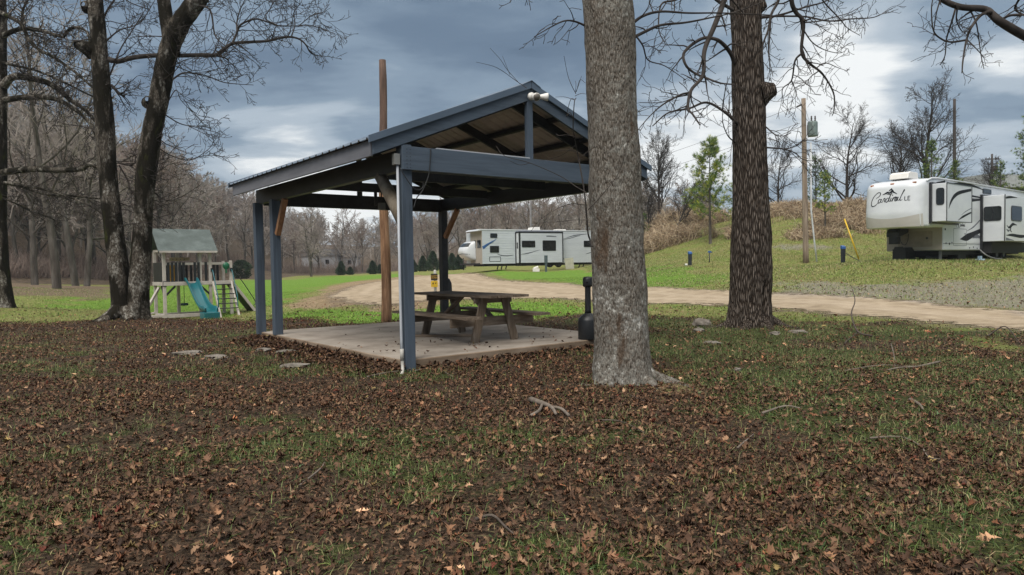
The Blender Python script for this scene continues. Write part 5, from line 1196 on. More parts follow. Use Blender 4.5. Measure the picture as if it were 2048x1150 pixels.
    MB().box(2.4, 7.05, -.012, -.002, .80, .815).build('side_moulding', M_TRIM, r)
    b = MB(); b.tube([(.55, .0, 3.50), (.95, -.03, 3.64), (1.6, -.03, 3.69), (13.9, -.03, 3.69)], .035, 8); b.build('roof_gutter', M_GEL, r)
    MB().prism([(-.50, 0), (-.42, .24), (-.2, .32), (.55, .32), (.62, .0)], .72, 1.52).build('roof_air_conditioner', M_WHITE, r, .03, Matrix.Translation((.95, 0, 3.68)))
    MB().box(7.8, 8.4, .9, 1.4, 3.665, 3.82).build('roof_vent', M_WHITE, r, .03)
    # gear lying under the nose
    def loose(name, b, m, x, y, lab, cat, rz=0):
        c, s_ = math.cos(math.radians(38.9)), math.sin(math.radians(38.9)); wx, wy = X0 + x * c - y * s_, Y0 + x * s_ + y * c
        o = b.build(name, m, None, .01); o.location = (wx, wy, z1(wx, wy)); o.rotation_euler = (0, 0, math.radians(rz)); tag(o, lab, cat)
    b = MB(); b.box(-.42, .42, -.3, .3, .05, .55); b.box(-.38, .38, -.26, .26, .55, .62); b.box(-.3, .3, -.31, -.302, .15, .45); b.tube([(-.42, -.2, .64), (-.42, .2, .64)], .02, 8)
    loose('generator', b, M_BLACK, 2.15, 1.55, 'black boxy generator standing on the grass under the camper nose', 'generator', 30)
    b = MB(); b.tube([(0, 0, .1), (.5, .1, .13), (.9, -.05, .1)], .1, 8); b.tube([(.2, .1, .2), (.7, .2, .16)], .05, 8)
    loose('folded_mat', b, M_BLACK, 2.3, .7, 'dark bundle lying on the grass beside the generator', 'bundle', 20)
    b = MB(); b.box(-.18, .18, -.12, .12, 0, .08); b.box(-.05, .05, -.08, .08, .08, .22); loose('levelling_block', b, flat('blue_white_block', (.30, .40, .48), .5), 5.4, -.5, 'small pale block on the grass under the camper side', 'block', 15)
    b = MB(); b.tube(curve_pts([(0, 0, .5), (.1, -.3, .2), (.6, -.5, .05), (1.4, -.5, .04)]), .04, 8); loose('drain_hose', b, M_STEEL, 6.6, -.1, 'short grey drain hose hanging from the camper side', 'hose', 38)
fifth_wheel()

def travel_trailer():
    X0, Y0 = -2.58, 62.; gz = 1.0; ang = math.radians(28)
    r = empty('camping_trailer', (X0, Y0, gz), ang, 'long white travel trailer with horizontal siding and one large slide-out, parked beyond the dirt road', 'camper')
    W, L, z0, z1_ = 2.44, 13.0, .42, 3.38
    def s_of(px): u = (px - 1024) / FPX; return (62 * u + 2.58) / (math.cos(ang) - math.sin(ang) * u)
    def h_of(px, y):
        s = s_of(px); Yd = 62 + s * math.sin(ang); hz = 528 - .0163 * (px - 1024); return 1.37 + (hz - y) / FPX * Yd - gz
    b = MB(); b.cur = 0
    n = 13; poly = []                                            # ribbed siding: a stepped section
    for k in range(n):
        za = z0 + (z1_ - z0) * k / n; zb = z0 + (z1_ - z0) * (k + 1) / n
        poly += [(-.014, za), (-.014, zb - .035), (.004, zb - .03), (.004, zb)]
    sec = poly + [(W, z1_), (W, z0)]
    b.prism(sec, 0, L, 'x'); b.build('body', M_SIDE, r)
    MB().box(-.012, -.002, .01, W - .01, z0 - .02, z1_ - .05).build('front_wall', M_BEIGE, r)
    MB().prism([(-.45, 3.33), (-.42, 3.42), (-.2, 3.50), (.2, 3.50), (L, 3.44), (L, 3.385), (.2, 3.385), (-.1, 3.38)], -.05, W + .05).build('roof', M_GEL, r, .01)
    for y0, y1 in ((.22, .95), (1.25, 1.6)): 
        f = MB().rrect(y0, y1, 1.85, 2.55, -.013, -.04, .05, 3, 'x').build('window', M_TRIM, r); MB().rrect(y0 + .04, y1 - .04, 1.89, 2.51, -.041, -.047, .04, 3, 'x').build('pane', M_GLASS, f)
    # moulded nose
    def nose(u, v):
        a = math.pi * v; zc = .75 + 1.75 * v; dep = 1.15 * math.sin(a) ** .55 * (1.05 - .25 * v)
        t = 2 * u - 1; return (-.03 - dep * (1 - abs(t) ** 4) ** .5, 2.35 + t * 1.05, zc)
    MB().grid(nose, 18, 16).build('nose_cap', M_GEL, r)
    b = MB(); b.add([nose(u, v) for u in (.1, .5, .9) for v in (.72, .90)], [(0, 2, 3, 1), (2, 4, 5, 3)]); 
    def onn(u, v): p = nose(u, v); return (p[0] - .012, p[1], p[2])
    MB().grid(lambda u, v: onn(.08 + .84 * u, .70 + .2 * v), 14, 5).build('nose_window', M_GLASS, r)
    MB().grid(lambda u, v: onn(.04 + .9 * u, .30 + .03 * v + .03 * math.sin(u * 5)), 14, 2).build('swoosh', M_DECAL_GREY, r)
    MB().box(.01, L, W + .001, 3.4, z0, z1_ - .1).build('far_body', M_SIDE, r)
    # slide-out
    sa, sb = s_of(1033.5), s_of(1120); p = .55
    q = MB(); poly = []
    zb0, zt0_ = .46, 3.16
    for k in range(12):
        za = zb0 + (zt0_ - zb0) * k / 12; zb = zb0 + (zt0_ - zb0) * (k + 1) / 12
        poly += [(-p - .012, za), (-p - .012, zb - .03), (-p, zb - .026), (-p, zb)]
    q.prism(poly + [(.0, zt0_), (.0, zb0)], sa + .15, sb - .04, 'x'); so = q.build('slide_out', M_SIDE, r)
    MB().box(sa - .02, sb + .06, -p - .03, -.02, zt0_ + .001, zt0_ + .13).build('frame', M_TRIM, so)
    MB().box(sa + .03, sa + .148, -p - .03, -p + .10, zb0, zt0_).build('frame', M_TRIM, so); MB().box(sb - .038, sb + .06, -p - .03, -p + .10, zb0, zt0_).build('frame', M_TRIM, so)
    MB().box(sa - .10, sa - .02, -.06, -.016, z0, zt0_ + .1).build('frame', M_TRIM, so)
    MB().box(sa + .0, sa + .06, -p + .11, -.03, zb0, zt0_).build('end_wall', M_GEL, so)
    MB().rrect(-p + .2, -.16, 1.75, 2.3, sa - .001, sa - .02, .04, 3, 'x').build('end_window', M_GLASS, so)
    for x0, x1, ya, yb in ((1042.9, 1070, 482, 495.8), (1084, 1111, 481.2, 502.8)):
        window(so, s_of(x0) - .2, s_of(x1) - .24, h_of(x0, yb) + .04, h_of(x0, ya) + .0, -p - .013, .07)
    for x0, x1, ya, yb in ((982, 996, 467, 475.8), (981, 999, 492, 505.4), (1168.5, 1190, 481.5, 494)):
        window(r, s_of(x0), s_of(x1), h_of(x0, yb), h_of(x0, ya), -.015, .05)
    b = MB(); x0, x1, za, zb = s_of(980), s_of(1002), h_of(980, 523), h_of(980, 514); idm = lambda x, z, d: (x, -.015 - d, z)
    for q_ in (((x0, za), (x1, za)), ((x1, za), (x1, zb)), ((x1, zb), (x0, zb)), ((x0, zb), (x0, za))): ribbon(b, [q_[0], ((q_[0][0] + q_[1][0]) / 2, (q_[0][1] + q_[1][1]) / 2), q_[1]], .05, .001, .006, idm)
    b.build('hatch_outline', M_DECAL, r)
    def sw(pts, w, m, y=-.015, par=None):
        b = MB(); ribbon(b, [(s_of(x), h_of(x, yy)) for x, yy in pts], w, .001, .006, lambda x, z, d: (x, y - d, z)); b.build('swoosh', m, par or r)
    sw([(967, 496), (978, 488), (995, 478)], [.30, .16, .02], M_DECAL_BLUE); sw([(967, 498.5), (980, 488.6), (990, 483)], [.02, .05, .02], M_DECAL)
    sw([(994, 507), (1003, 510.5), (1015, 511.5), (1028, 510)], [.02, .09, .08, .04], M_DECAL_GREY); sw([(1126, 479), (1150, 471), (1176, 468)], [.02, .09, .04], M_DECAL_GREY); sw([(1128, 480), (1150, 474), (1162, 470.5)], [.02, .05, .02], M_DECAL); sw([(1172, 508), (1186, 504)], [.03, .08, .06], M_DECAL_GREY)
    sw([(1037, 509), (1050, 507), (1075, 500)], [.03, .10, .02], M_DECAL_GREY, -p - .012, so); sw([(1088, 473), (1096, 473), (1108, 474)], [.1, .12, .06], M_DECAL_GREY, -p - .012, so)
    MB().box(.2, L - .2, .15, W - .15, .20, z0 - .002).build('underframe', M_UNDER, r)
    MB().box(sa, sb, -.35, .16, .18, zb0 - .004).build('slide_floor', M_UNDER, r)
    for px in (1101, 1118): wheel(r, s_of(px), -.06 - .0, .36, .24)
    MB().box(s_of(1095), s_of(1125), -.56, -.03, .74, .80).build('fender', M_TRIM, r)
    b = MB(); b.bar((-1.6, W / 2, .42), (.4, .3, .42), .1, .14); b.bar((-1.6, W / 2, .42), (.4, W - .3, .42), .1, .14); b.tube([(-1.3, W / 2, -.1), (-1.3, W / 2, 1.0)], .05, 8); b.box(-1.45, -1.15, W / 2 - .15, W / 2 + .15, -.05, .0); b.build('hitch_frame', M_UNDER, r)
    for px in (997, 1005, 1014): b = MB(); b.bar((s_of(px), .2, -.1), (s_of(px) + .15, .2, .42), .08, .08); b.build('stabiliser', M_UNDER, r)
    for px in (1160, 1168): b = MB(); b.bar((s_of(px), .2, -.1), (s_of(px) + .25, .2, .42), .07, .07, (0, 1, 0)); b.build('stabiliser', M_UNDER, r)
    MB().prism([(-.5, 0), (-.35, .3), (.45, .34), (.5, 0)], .8, 1.6).build('roof_air_conditioner', M_WHITE, r, .03, Matrix.Translation((s_of(1082), 0, 3.45)))
    MB().box(s_of(1124), s_of(1143), .8, 1.5, 3.45, 3.60).build('roof_vent', M_WHITE, r, .04)
    # things around it
    def on_ground(name, b, m, px, Yd, lab, cat, rz=0):
        v = ray(px, 528); o = b.build(name, m, None, .01); o.location = (v[0] * Yd, Yd, z1(v[0] * Yd, Yd)); o.rotation_euler = (0, 0, rz); tag(o, lab, cat)
    b = MB(); b.prism([(-.35, 0), (.45, .05), (.35, 1.05), (-.5, .95)], -.02, .03); on_ground('panel_board', b, flat('cream_board', (.42, .41, .33), .6), 1139, 62.5, 'cream board leaning beside the trailer wheels', 'board', .3)
    b = MB(); b.box(-.3, .3, -.2, .2, .02, .3); b.tube([(-.2, 0, .3), (.2, 0, .45)], .1, 10); on_ground('storage_bin', b, M_WHITE, 1072, 62., 'small white bin in the shade under the trailer slide-out', 'bin')
    b = MB(); b.box(-.09, .09, -.08, .08, 0, 1.30); b.box(-.14, .14, -.11, .06, .72, 1.30); b.prism([(-.12, 1.30), (.08, 1.30), (.06, 1.36), (-.13, 1.34)], -.15, .15, 'x'); on_ground('power_pedestal', b, flat('slate_pedestal', (.055, .075, .085), .5), 1092, 58., 'slate grey hookup pedestal standing in front of the trailer slide-out', 'pedestal')
travel_trailer()
# ================================================================== playset
M_TEAL = flat('teal_plastic', (.012, .115, .135), .28, 0, .12)
M_TANWOOD = surf('pale_painted_wood', [(.3, (.40, .35, .31)), (.7, (.55, .50, .455))], (5, 5, 5), .6, .1)
M_SLAT = flat('black_slat', (.014, .015, .018), .5, 0, .2)
M_TARP = surf('green_grey_shingle', [(.3, (.045, .062, .058)), (.5, (.075, .098, .092)), (.7, (.125, .155, .148))], (1.6, 1.6, 2.4), .6, .2, 7.)
M_YELLOW = flat('yellow_panel', (.55, .30, .03), .45)
M_GREEN = flat('green_plastic', (.01, .13, .06), .35)
def playset():
    c0 = P(331, 637, 27.); ox, oy = c0[0], 27.
    r = empty('playset', (ox, oy, z1(ox, oy)), math.radians(41), 'wooden playset with a grey green roof, teal slide and rung ladder on the lawn', 'playset')
    r.scale = (.95, .95, 1.05)
    W, D, DK, RT = 1.80, 1.35, 1.24, 2.06; W2 = 2.66; pw = .115
    def pt(b, name, m=M_TANWOOD, par=None, bev=.006): return b.build(name, m, par or r, bev)
    def post(x, y, z0, z1_, m=M_TANWOOD): return pt(MB().box(x - pw / 2, x + pw / 2, y - pw / 2, y + pw / 2, z0, z1_), 'post', m)
    for x, y, zt_ in ((0, 0, 2.5), (0, D, 2.5), (W, 0, 2.5), (W, D, 2.5), (W * .78, .02, 2.5), (W2, 0, RT + .06), (W2, .95, RT + .06), (W * .5, D, 2.5)):
        post(x, y, -.1 if x not in (W * .78,) else DK, zt_)
    for y in (0, D): pt(MB().box(-.05, W + .05, y - .045, y + .045, 2.46, 2.56), 'roof_beam')
    for x in (0, W): pt(MB().box(x - .04, x + .04, .05, D - .05, 2.46, 2.55), 'roof_beam')
    pt(MB().box(-.06, W2 + .06, -.10, -.06, DK - .03, DK + .11), 'deck_rim'); pt(MB().box(-.06, W + .06, D + .06, D + .1, DK - .03, DK + .11), 'deck_rim'); pt(MB().box(-.10, -.062, -.06, D + .06, DK - .03, DK + .11), 'deck_rim'); pt(MB().box(W2 + .062, W2 + .1, -.06, 1.0, DK - .03, DK + .11), 'deck_rim')
    dk = MB()
    for k in range(9): dk.box(-.055, (W if k > 6 else W2) + .055, -.055 + k * .163, -.055 + k * .163 + .15, DK + .03, DK + .07)
    pt(dk, 'deck')
    for z0, z1_ in ((RT - .09, RT), ): 
        pt(MB().box(.06, W2 - .06, -.045, -.005, z0, z1_), 'rail'); pt(MB().box(.06, W - .06, D + .005, D + .045, z0, z1_), 'rail'); pt(MB().box(-.045, -.005, .06, D - .06, z0, z1_), 'rail'); pt(MB().box(W2 + .005, W2 + .045, .06, .9, z0, z1_), 'rail')
    def slat(x, y, alongx=True, w=.10):
        b = MB(); b.box(x - (w / 2 if alongx else .011), x + (w / 2 if alongx else .011), y - (.011 if alongx else w / 2), y + (.011 if alongx else w / 2), DK + .04, RT + .01); b.build('slat', M_SLAT, r)
    for k in range(15):
        x = .15 + k * .147
        if abs(x - W) < .08 or abs(x - W * .78) < .07 or .74 < x < 1.14 or x > W + .1: continue
        slat(x, -.058)
    for k in range(4): slat(.79 + .11 * k, D - .02)
    for k in range(8): slat(.13 + .19 * k, D + .06)
    for k in range(12): slat(-.062, .09 + k * .107, False, .10)
    for k in range(4): slat(W + .15 + k * .16, .97)
    pt(MB().box(W + .06, W2 - .06, .93, .965, RT - .09, RT), 'rail')
    # roof
    for sg in (0, 1):
        y0 = -.28 if sg == 0 else D + .28; ym = D / 2; rz_ = 3.34; ez = 2.50
        b = MB(); x0, x1 = -.26, W + .25
        e = .03 if sg == 0 else -.03
        vs = [(x0, y0, ez), (x1, y0, ez), (x1, ym, rz_), (x0, ym, rz_), (x0, y0, ez - .03), (x1, y0, ez - .03), (x1, ym, rz_ - .03), (x0, ym, rz_ - .03)]
        b.add(vs, [(0, 1, 2, 3), (7, 6, 5, 4), (0, 4, 5, 1), (1, 5, 6, 2), (3, 7, 4, 0)]); pt(b, 'roof', M_TARP, bev=0)
        for x in (x0 + .03, x1 - .03): pt(MB().bar((x, y0, ez - .075), (x, ym, rz_ - .075), .04, .09), 'rafter', M_TANWOOD if x > 0 else M_PAINT_DARK_SHADED)
    pt(MB().box(-.23, W + .22, -.31, -.285, 2.42, 2.49), 'eave_board')
    # frame below
    pt(MB().box(-.9, W + .1, -.05, .05, .02, .15), 'ground_beam'); pt(MB().box(-.05, .05, .06, D - .06, .02, .14), 'ground_beam'); pt(MB().box(.06, W - .06, D - .05, D + .05, .02, .14), 'ground_beam')
    pt(MB().bar((-.85, .08, .1), (-.02, D * .5, 1.15), .09, .09), 'brace'); pt(MB().bar((.0, D, .2), (-.55, D, .05), .09, .06), 'brace')
    for x, sx in ((.05, 1), (W - .05, -1)): pt(MB().bar((x, 0, DK - .38), (x + sx * .36, 0, DK - .05), .07, .07, (0, 1, 0)), 'knee_brace', M_SLAT)
    pt(MB().bar((-.0, .06, DK - .36), (-.0, .4, DK - .05), .07, .07, (1, 0, 0)), 'knee_brace', M_SLAT)
    pt(MB().box(-.075, .075, -.09, -.06, DK - .05, DK + .14), 'bracket', M_SLAT)
    # slide: a channel that runs out flat near the ground
    prof = [(0, -.05, 1.30), (0, -.20, 1.26), (0, -.50, 1.06), (0, -.95, .70), (0, -1.40, .42), (0, -1.75, .30), (0, -2.1, .28), (0, -2.28, .22)]
    cp_ = curve_pts(prof, 5); hw = .215; xs = 1.0
    sec = [(-hw - .035, .10), (-hw - .035, .20), (-hw, .205), (-hw + .015, .06), (-hw + .07, .0), (hw - .07, .0), (hw - .015, .06), (hw, .205), (hw + .035, .20), (hw + .035, .10), (hw - .05, -.035), (-hw + .05, -.035)]
    b = MB(); m_ = len(sec); vs = [(xs + sx + .10 * (i / len(cp_)), p[1], p[2] + sz) for i, p in enumerate(cp_) for sx, sz in sec]
    b.add(vs, [(i * m_ + k, i * m_ + (k + 1) % m_, (i + 1) * m_ + (k + 1) % m_, (i + 1) * m_ + k) for i in range(len(cp_) - 1) for k in range(m_)], True); pt(b, 'slide', M_TEAL, bev=0)
    pt(MB().box(xs - .20, xs + .40, -2.33, -1.75, -.05, .27), 'slide_foot', M_TEAL, bev=.03)
    # rung ladder with hand rails
    for x in (W + .08, W2 - .02): pt(MB().bar((x, -.06, DK + .06), (x, -.95, -.06), .07, .10, (0, 0, 1)), 'ladder_side')
    for k in range(6):
        t = (k + .55) / 6.3; b = MB(); b.tube([(W + .08, -.06 - .89 * t, DK + .06 - 1.12 * t), (W2 - .02, -.06 - .89 * t, DK + .06 - 1.12 * t)], .020, 8); pt(b, 'rung', M_PAINT_DARK_SHADED, bev=0)
    for x in (W + .06, W2 + .0):
        b = MB(); b.tube(curve_pts([(x, -.08, RT - .28), (x, -.22, RT - .42), (x, -.55, 1.05), (x, -.72, .72), (x, -.74, .45), (x, -.72, .32)]), .022, 8); pt(b, 'hand_rail', M_TEAL, bev=0)
        pt(MB().box(x - .05, x + .05, -.11, -.05, RT - .36, RT - .22), 'bracket', M_SLAT)
    # climbing ramp off the right end
    pr = [(W2 + .08, DK + .05), (W2 + 1.12, -.05)]
    b = MB(); b.add([(pr[0][0], y, pr[0][1]) for y in (.12, .85)] + [(pr[1][0], y, pr[1][1]) for y in (.12, .85)] + [(pr[0][0], y, pr[0][1] - .05) for y in (.12, .85)] + [(pr[1][0], y, pr[1][1] - .05) for y in (.12, .85)], [(0, 2, 3, 1), (4, 5, 7, 6), (0, 4, 6, 2), (1, 3, 7, 5)]); pt(b, 'climbing_ramp', M_SLAT, bev=0)
    for y in (.08, .89): pt(MB().bar((pr[0][0], y, pr[0][1]), (pr[1][0] + .04, y, pr[1][1]), .06, .11), 'ramp_side')
    b = MB(); b.tube(curve_pts([(W2 + .08, .02, RT - .32), (W2 + .45, .02, 1.35), (W2 + 1.0, .02, .55), (W2 + 1.02, .02, .38), (W2 + .95, .02, .32)]), .018, 8); pt(b, 'hand_rail', M_SLAT, bev=0)
    # fittings
    pt(MB().rrect(.52, .76, DK + .12, DK + .74, D - .03, D - .05, .03, 3), 'game_panel', M_YELLOW, bev=0)
    b = MB(); b.tube([(W2 - .22, -.07, RT - .14), (W2 - .22, -.10, RT - .14)], .14, 18); b.box(W2 - .25, W2 - .19, -.1, -.07, RT - .42, RT - .2); pt(b, 'steering_wheel', M_GREEN, bev=0)
    b = MB(); b.tube([(.92, .62, DK - .02), (.92, .62, .50)], .012, 6); b.lathe([(.0, .42), (.14, .43), (.155, .47), (.14, .52), (.0, .53)], 18, (.92, .62, 0)); pt(b, 'disc_swing', flat('dark_green_disc', (.008, .045, .05), .4), bev=0)
    b = MB(); b.box(.55, 1.35, D - .15, D - .11, 2.14, 2.27); pt(b, 'tan_board', flat('tan_plank', (.40, .33, .18), .6))
    bb = MB()
    for k in range(4): bb.tube([(.68 + .15 * k, D - .151, 2.2), (.68 + .15 * k, D - .156, 2.2)], .018, 10)
    pt(bb, 'board_holes', M_SLAT, bev=0)
playset()

# ================================================================== poles, pedestals, signs and small things
M_POLE = surf('grey_pole_wood', [(.28, (.10, .070, .048)), (.5, (.21, .16, .118)), (.72, (.33, .265, .21))], (9, 9, .8), .9, .4, 7.)
M_DARKPOLE = surf('dark_pole_wood', [(.3, (.030, .024, .022)), (.7, (.075, .062, .055))], (9, 9, .8), .9, .4, 7.)
M_WIRE = flat('wire', (.05, .05, .055), .6)
def post_at(name, px, ybase, ytop, Y, r0, r1, m, label, cat='pole', lean=0):
    b0 = P(px, ybase, Y); z0 = z1(b0[0], Y); t = P(px + lean, ytop, Y)
    root = empty(name, (b0[0], Y, z0), 0, label, cat)
    d = (t[0] - b0[0]); h = t[2] - z0; n = 10
    MB().tube([(d * i / n, 0, -.3 + (h + .3) * i / n) for i in range(n + 1)], [r0 + (r1 - r0) * i / n for i in range(n + 1)], 14).build('shaft', m, root)
    return root, d, h
def utilities():
    root, d, h = post_at('utility_pole', 1612, 525, 197, 38., .155, .115, M_POLE, 'grey wooden utility pole with a transformer and white conduit, right of the dark trunk', lean=-5)
    A = lambda y: (518 - y)                                       # heights on the pole from pixels
    zz = lambda y: P(1610, y, 38.)[2] - root.location.z
    tr = MB(); tr.lathe([(.02, 0), (.25, .0), (.26, .04), (.26, .72), (.24, .78), (.1, .82), (.01, .82)], 20, (.36, -.02, zz(273))); tb = tr.build('transformer', flat('transformer_grey', (.15, .19, .18), .45), root)
    for x in (.30, .50): b = MB(); b.lathe([(.03, 0), (.055, .06), (.03, .10), (.05, .16), (.03, .22), (.045, .27), (.01, .30)], 10, (x, -.02, zz(273) + .80)); b.build('bushing', M_DARKPOLE, tb)
    MB().box(.08, .14, -.06, .04, zz(270), zz(250)).build('bracket', M_STEEL, root)
    b = MB(); b.tube([(.26, -.03, zz(285)), (.27, -.03, zz(420)), (.42, -.06, zz(480)), (.55, -.12, -.1)], .045, 10); b.build('conduit', flat('white_conduit', (.50, .52, .53), .45), root)
    b = MB(); b.tube([(-.04, 0, zz(206)), (-.5, -.05, zz(214))], .045, 8); b.build('insulator', M_DARKPOLE, root)
    for y in (245,): b = MB(); b.tube([(-.05, 0, zz(y)), (-.22, -.02, zz(y) - .04)], .03, 8); b.build('insulator', M_DARKPOLE, root)
    # yellow guard on the guy wire
    top = Vector(P(1609, 214, 38.)); g = P(1719, 521, 36.); bot = Vector((g[0], g[1], z1(g[0], g[1])))
    gw = empty('guy_wire', tuple(bot), 0, 'yellow plastic guard on the guy wire that anchors the utility pole', 'guy wire')
    MB().tube([(0, 0, -.1), tuple(top - bot)], .008, 5).build('cable', M_WIRE, gw)
    e = (top - bot); MB().tube([tuple(e * .01), tuple(e * .265)], .038, 8).build('guard', flat('yellow_guard', (.62, .40, .02), .4), gw)
    far, d2, h2 = post_at('utility_pole', 1063, 536, 395, 84., .16, .12, flat('pale_pole', (.22, .21, .22), .8), 'pale grey utility pole standing behind the white travel trailer', lean=-2)
    post_at('utility_pole', 1909, 350, 198, 62., .14, .11, M_DARKPOLE, 'slim dark pole without crossarm on the bank behind the camper', lean=0)
    c, d3, h3 = post_at('utility_pole', 1984, 400, 308, 95., .16, .12, M_DARKPOLE, 'distant utility pole with a crossarm beyond the flat roof', lean=0)
    b = MB(); b.box(-.95, .95, -.06, .06, h3 - .75, h3 - .6); b.box(-.7, .7, -.06, .06, h3 - 1.4, h3 - 1.28)
    for x in (-.85, -.4, .4, .85): b.tube([(x, 0, h3 - .6), (x, 0, h3 - .42)], .04, 6)
    b.tube([(.5, .1, h3 - 2.4), (.5, .1, h3 - 1.6)], .28, 10); b.build('crossarm', M_DARKPOLE, c)
    # lines
    def line(pa, pb, sag, name, lab):
        pa, pb = np.array(pa), np.array(pb); mid = (pa + pb) / 2 - np.array([0, 0, sag]); pts = [pa * (1 - t) ** 2 + 2 * mid * t * (1 - t) + pb * t * t for t in np.linspace(0, 1, 24)]
        o = MB().tube(pts, .010, 4).build(name, M_WIRE); tag(o, lab, 'power line')
    pt_ = P(1591, 213, 38.); qt = P(1063, 380, 84.); line(pt_, qt, 1.2, 'power_line', 'upper thin wire running down from the pole top towards the distant pale pole')
    line(P(1600, 246, 38.), P(1063, 400, 84.), 1.2, 'power_line', 'lower thin wire running from the pole towards the distant pale pole')
    o = MB().tube(curve_pts([P(1591, 214, 38.), P(1602, 222, 37.9), P(1614, 240, 37.9), P(1622, 246, 37.9)]), .010, 5).build('jumper_wire', M_WIRE); tag(o, 'short wire hanging from the pole top to the transformer', 'power line')
    o = MB().tube(curve_pts([P(1614, 285, 37.9), P(1660, 296, 40), P(1720, 306, 44), P(1800, 318, 50)]), .012, 5).build('service_line', M_WIRE); tag(o, 'sagging service cable running right from below the transformer', 'power line')
    # hookup pedestals with blue caps
    M_NAVY = flat('charcoal_pedestal', (.022, .026, .036), .5); M_BLUE = flat('blue_cap', (.03, .10, .30), .4)
    def ped(px, yb, Y, w, h, lab, cap=True):
        q = P(px, yb, Y); e = empty('hookup_pedestal', (q[0], Y, z1(q[0], Y) - .02), .25, lab, 'pedestal')
        b = MB(); b.box(-w / 2, w / 2, -w * .45, w * .45, -.1, h * .80); b.box(-w * .56, w * .56, -w * .52, w * .4, h * .42, h * .8); b.build('cabinet', M_NAVY, e, .01)
        b = MB(); b.prism([(-w * .62, h * .80), (w * .5, h * .80), (w * .45, h), (-w * .5, h * .93)], -w * .62, w * .62, 'x'); b.build('cap', M_BLUE, e, .01); return e
    p1 = ped(1380, 529, 42., .17, .86, 'dark hookup pedestal with blue cap in the grass, left of the dark trunk'); MB().tube([(-.3, -.1, 0), (-.3, -.1, .12)], .09, 8).build('valve_box', M_WHITE, p1)
    q = P(1419, 528, 42.); e = empty('water_hydrant', (q[0], 42., z1(q[0], 42.) - .02), 0, 'thin dark water hydrant post with small blue head beside the left pedestal', 'hydrant')
    MB().tube([(0, 0, -.1), (0, 0, .6)], .03, 8).build('pipe', M_NAVY, e); b = MB(); b.box(-.08, .08, -.06, .06, .6, .70); b.tube([(.05, 0, .66), (.16, 0, .60)], .025, 6); b.build('head', M_BLUE, e)
    p2 = ped(1686, 524, 35., .16, .90, 'dark hookup pedestal with blue cap near the camper nose')
    o = MB().tube(curve_pts([P(1692, 506, 34.8), P(1702, 513, 34.6), P(1712, 518, 34.2), P(1722, 523, 33.9)]), .018, 6).build('supply_hose', M_BLACK); tag(o, 'black supply hose trailing from the pedestal to the grass near the camper', 'hose')
    # sign post by the road
    v = ray(868, 528); Y = 27.2; e = empty('warning_sign', (v[0] * Y, Y, z1(v[0] * Y, Y)), math.radians(-3), 'pale post with black and yellow warning plates beside the back pavilion post', 'sign')
    MB().tube([(.02, .06, -.2), (.02, .06, 1.10), (.02, .06, 1.13)], [.055, .055, .03], 10).build('post', flat('pale_post', (.42, .40, .36), .6), e)
    pl = MB().rrect(-.13, .13, .72, .98, 0, -.012, .02, 3).build('plate', flat('black_plate', (.02, .018, .014), .4), e)
    me = text_mesh('SLOW\nDOWN', .085); o = link('lettering', me, M_YELLOW, pl); o.location = (0, -.015, .855); o.rotation_euler = (math.pi / 2, 0, 0)
    b = MB().rrect(-.13, .13, .46, .70, 0, -.012, .02, 3).build('plate', flat('yellow_plate', (.60, .38, .02), .4), e)
    m2 = MB(); m2.prism([(-.08, .60), (-.04, .66), (-.02, .60), (-.05, .55)], -.013, -.016); m2.prism([(.02, .63), (.09, .63), (.055, .57)], -.013, -.016); m2.build('symbol', M_TRIM, b)
    # covered grill on a leg beside the far post
    v = ray(894, 528); Y = 18.2; e = empty('pedestal_grill', (v[0] * Y + .0, Y, z1(v[0] * Y, Y)), .2, 'black pedestal grill seen right of the back pavilion post', 'grill')
    e.scale = (.85, .85, .80); b = MB(); b.prism([(-.09, .62), (.11, .62), (.14, .72), (.125, 1.12), (.06, 1.28), (-.06, 1.28), (-.09, 1.1)], -.08, .08); b.build('hood', M_BLACK, e, .02)
    b = MB(); b.bar((.08, 0, .64), (.20, 0, .0), .06, .05, (0, 1, 0)); b.build('leg', M_BLACK, e); b = MB(); b.bar((-.06, 0, .64), (-.16, 0, .0), .06, .05, (0, 1, 0)); b.build('leg', M_BLACK, e)
    b = MB(); b.tube([(.13, 0, .74), (.20, -.02, .78)], .035, 8); b.build('handle', M_BLACK, e)
    q = P(860, 605, 17.8); e = MB(); e.tube([(0, 0, -.1), (.02, 0, .38)], .035, 8); e.tube([(.02, 0, .38), (.02, 0, .44)], .06, 10); o = e.build('standpipe', M_STEEL); o.location = (q[0], 17.8, z1(q[0], 17.8)); tag(o, 'short grey standpipe seen under the picnic table end', 'pipe')
utilities()

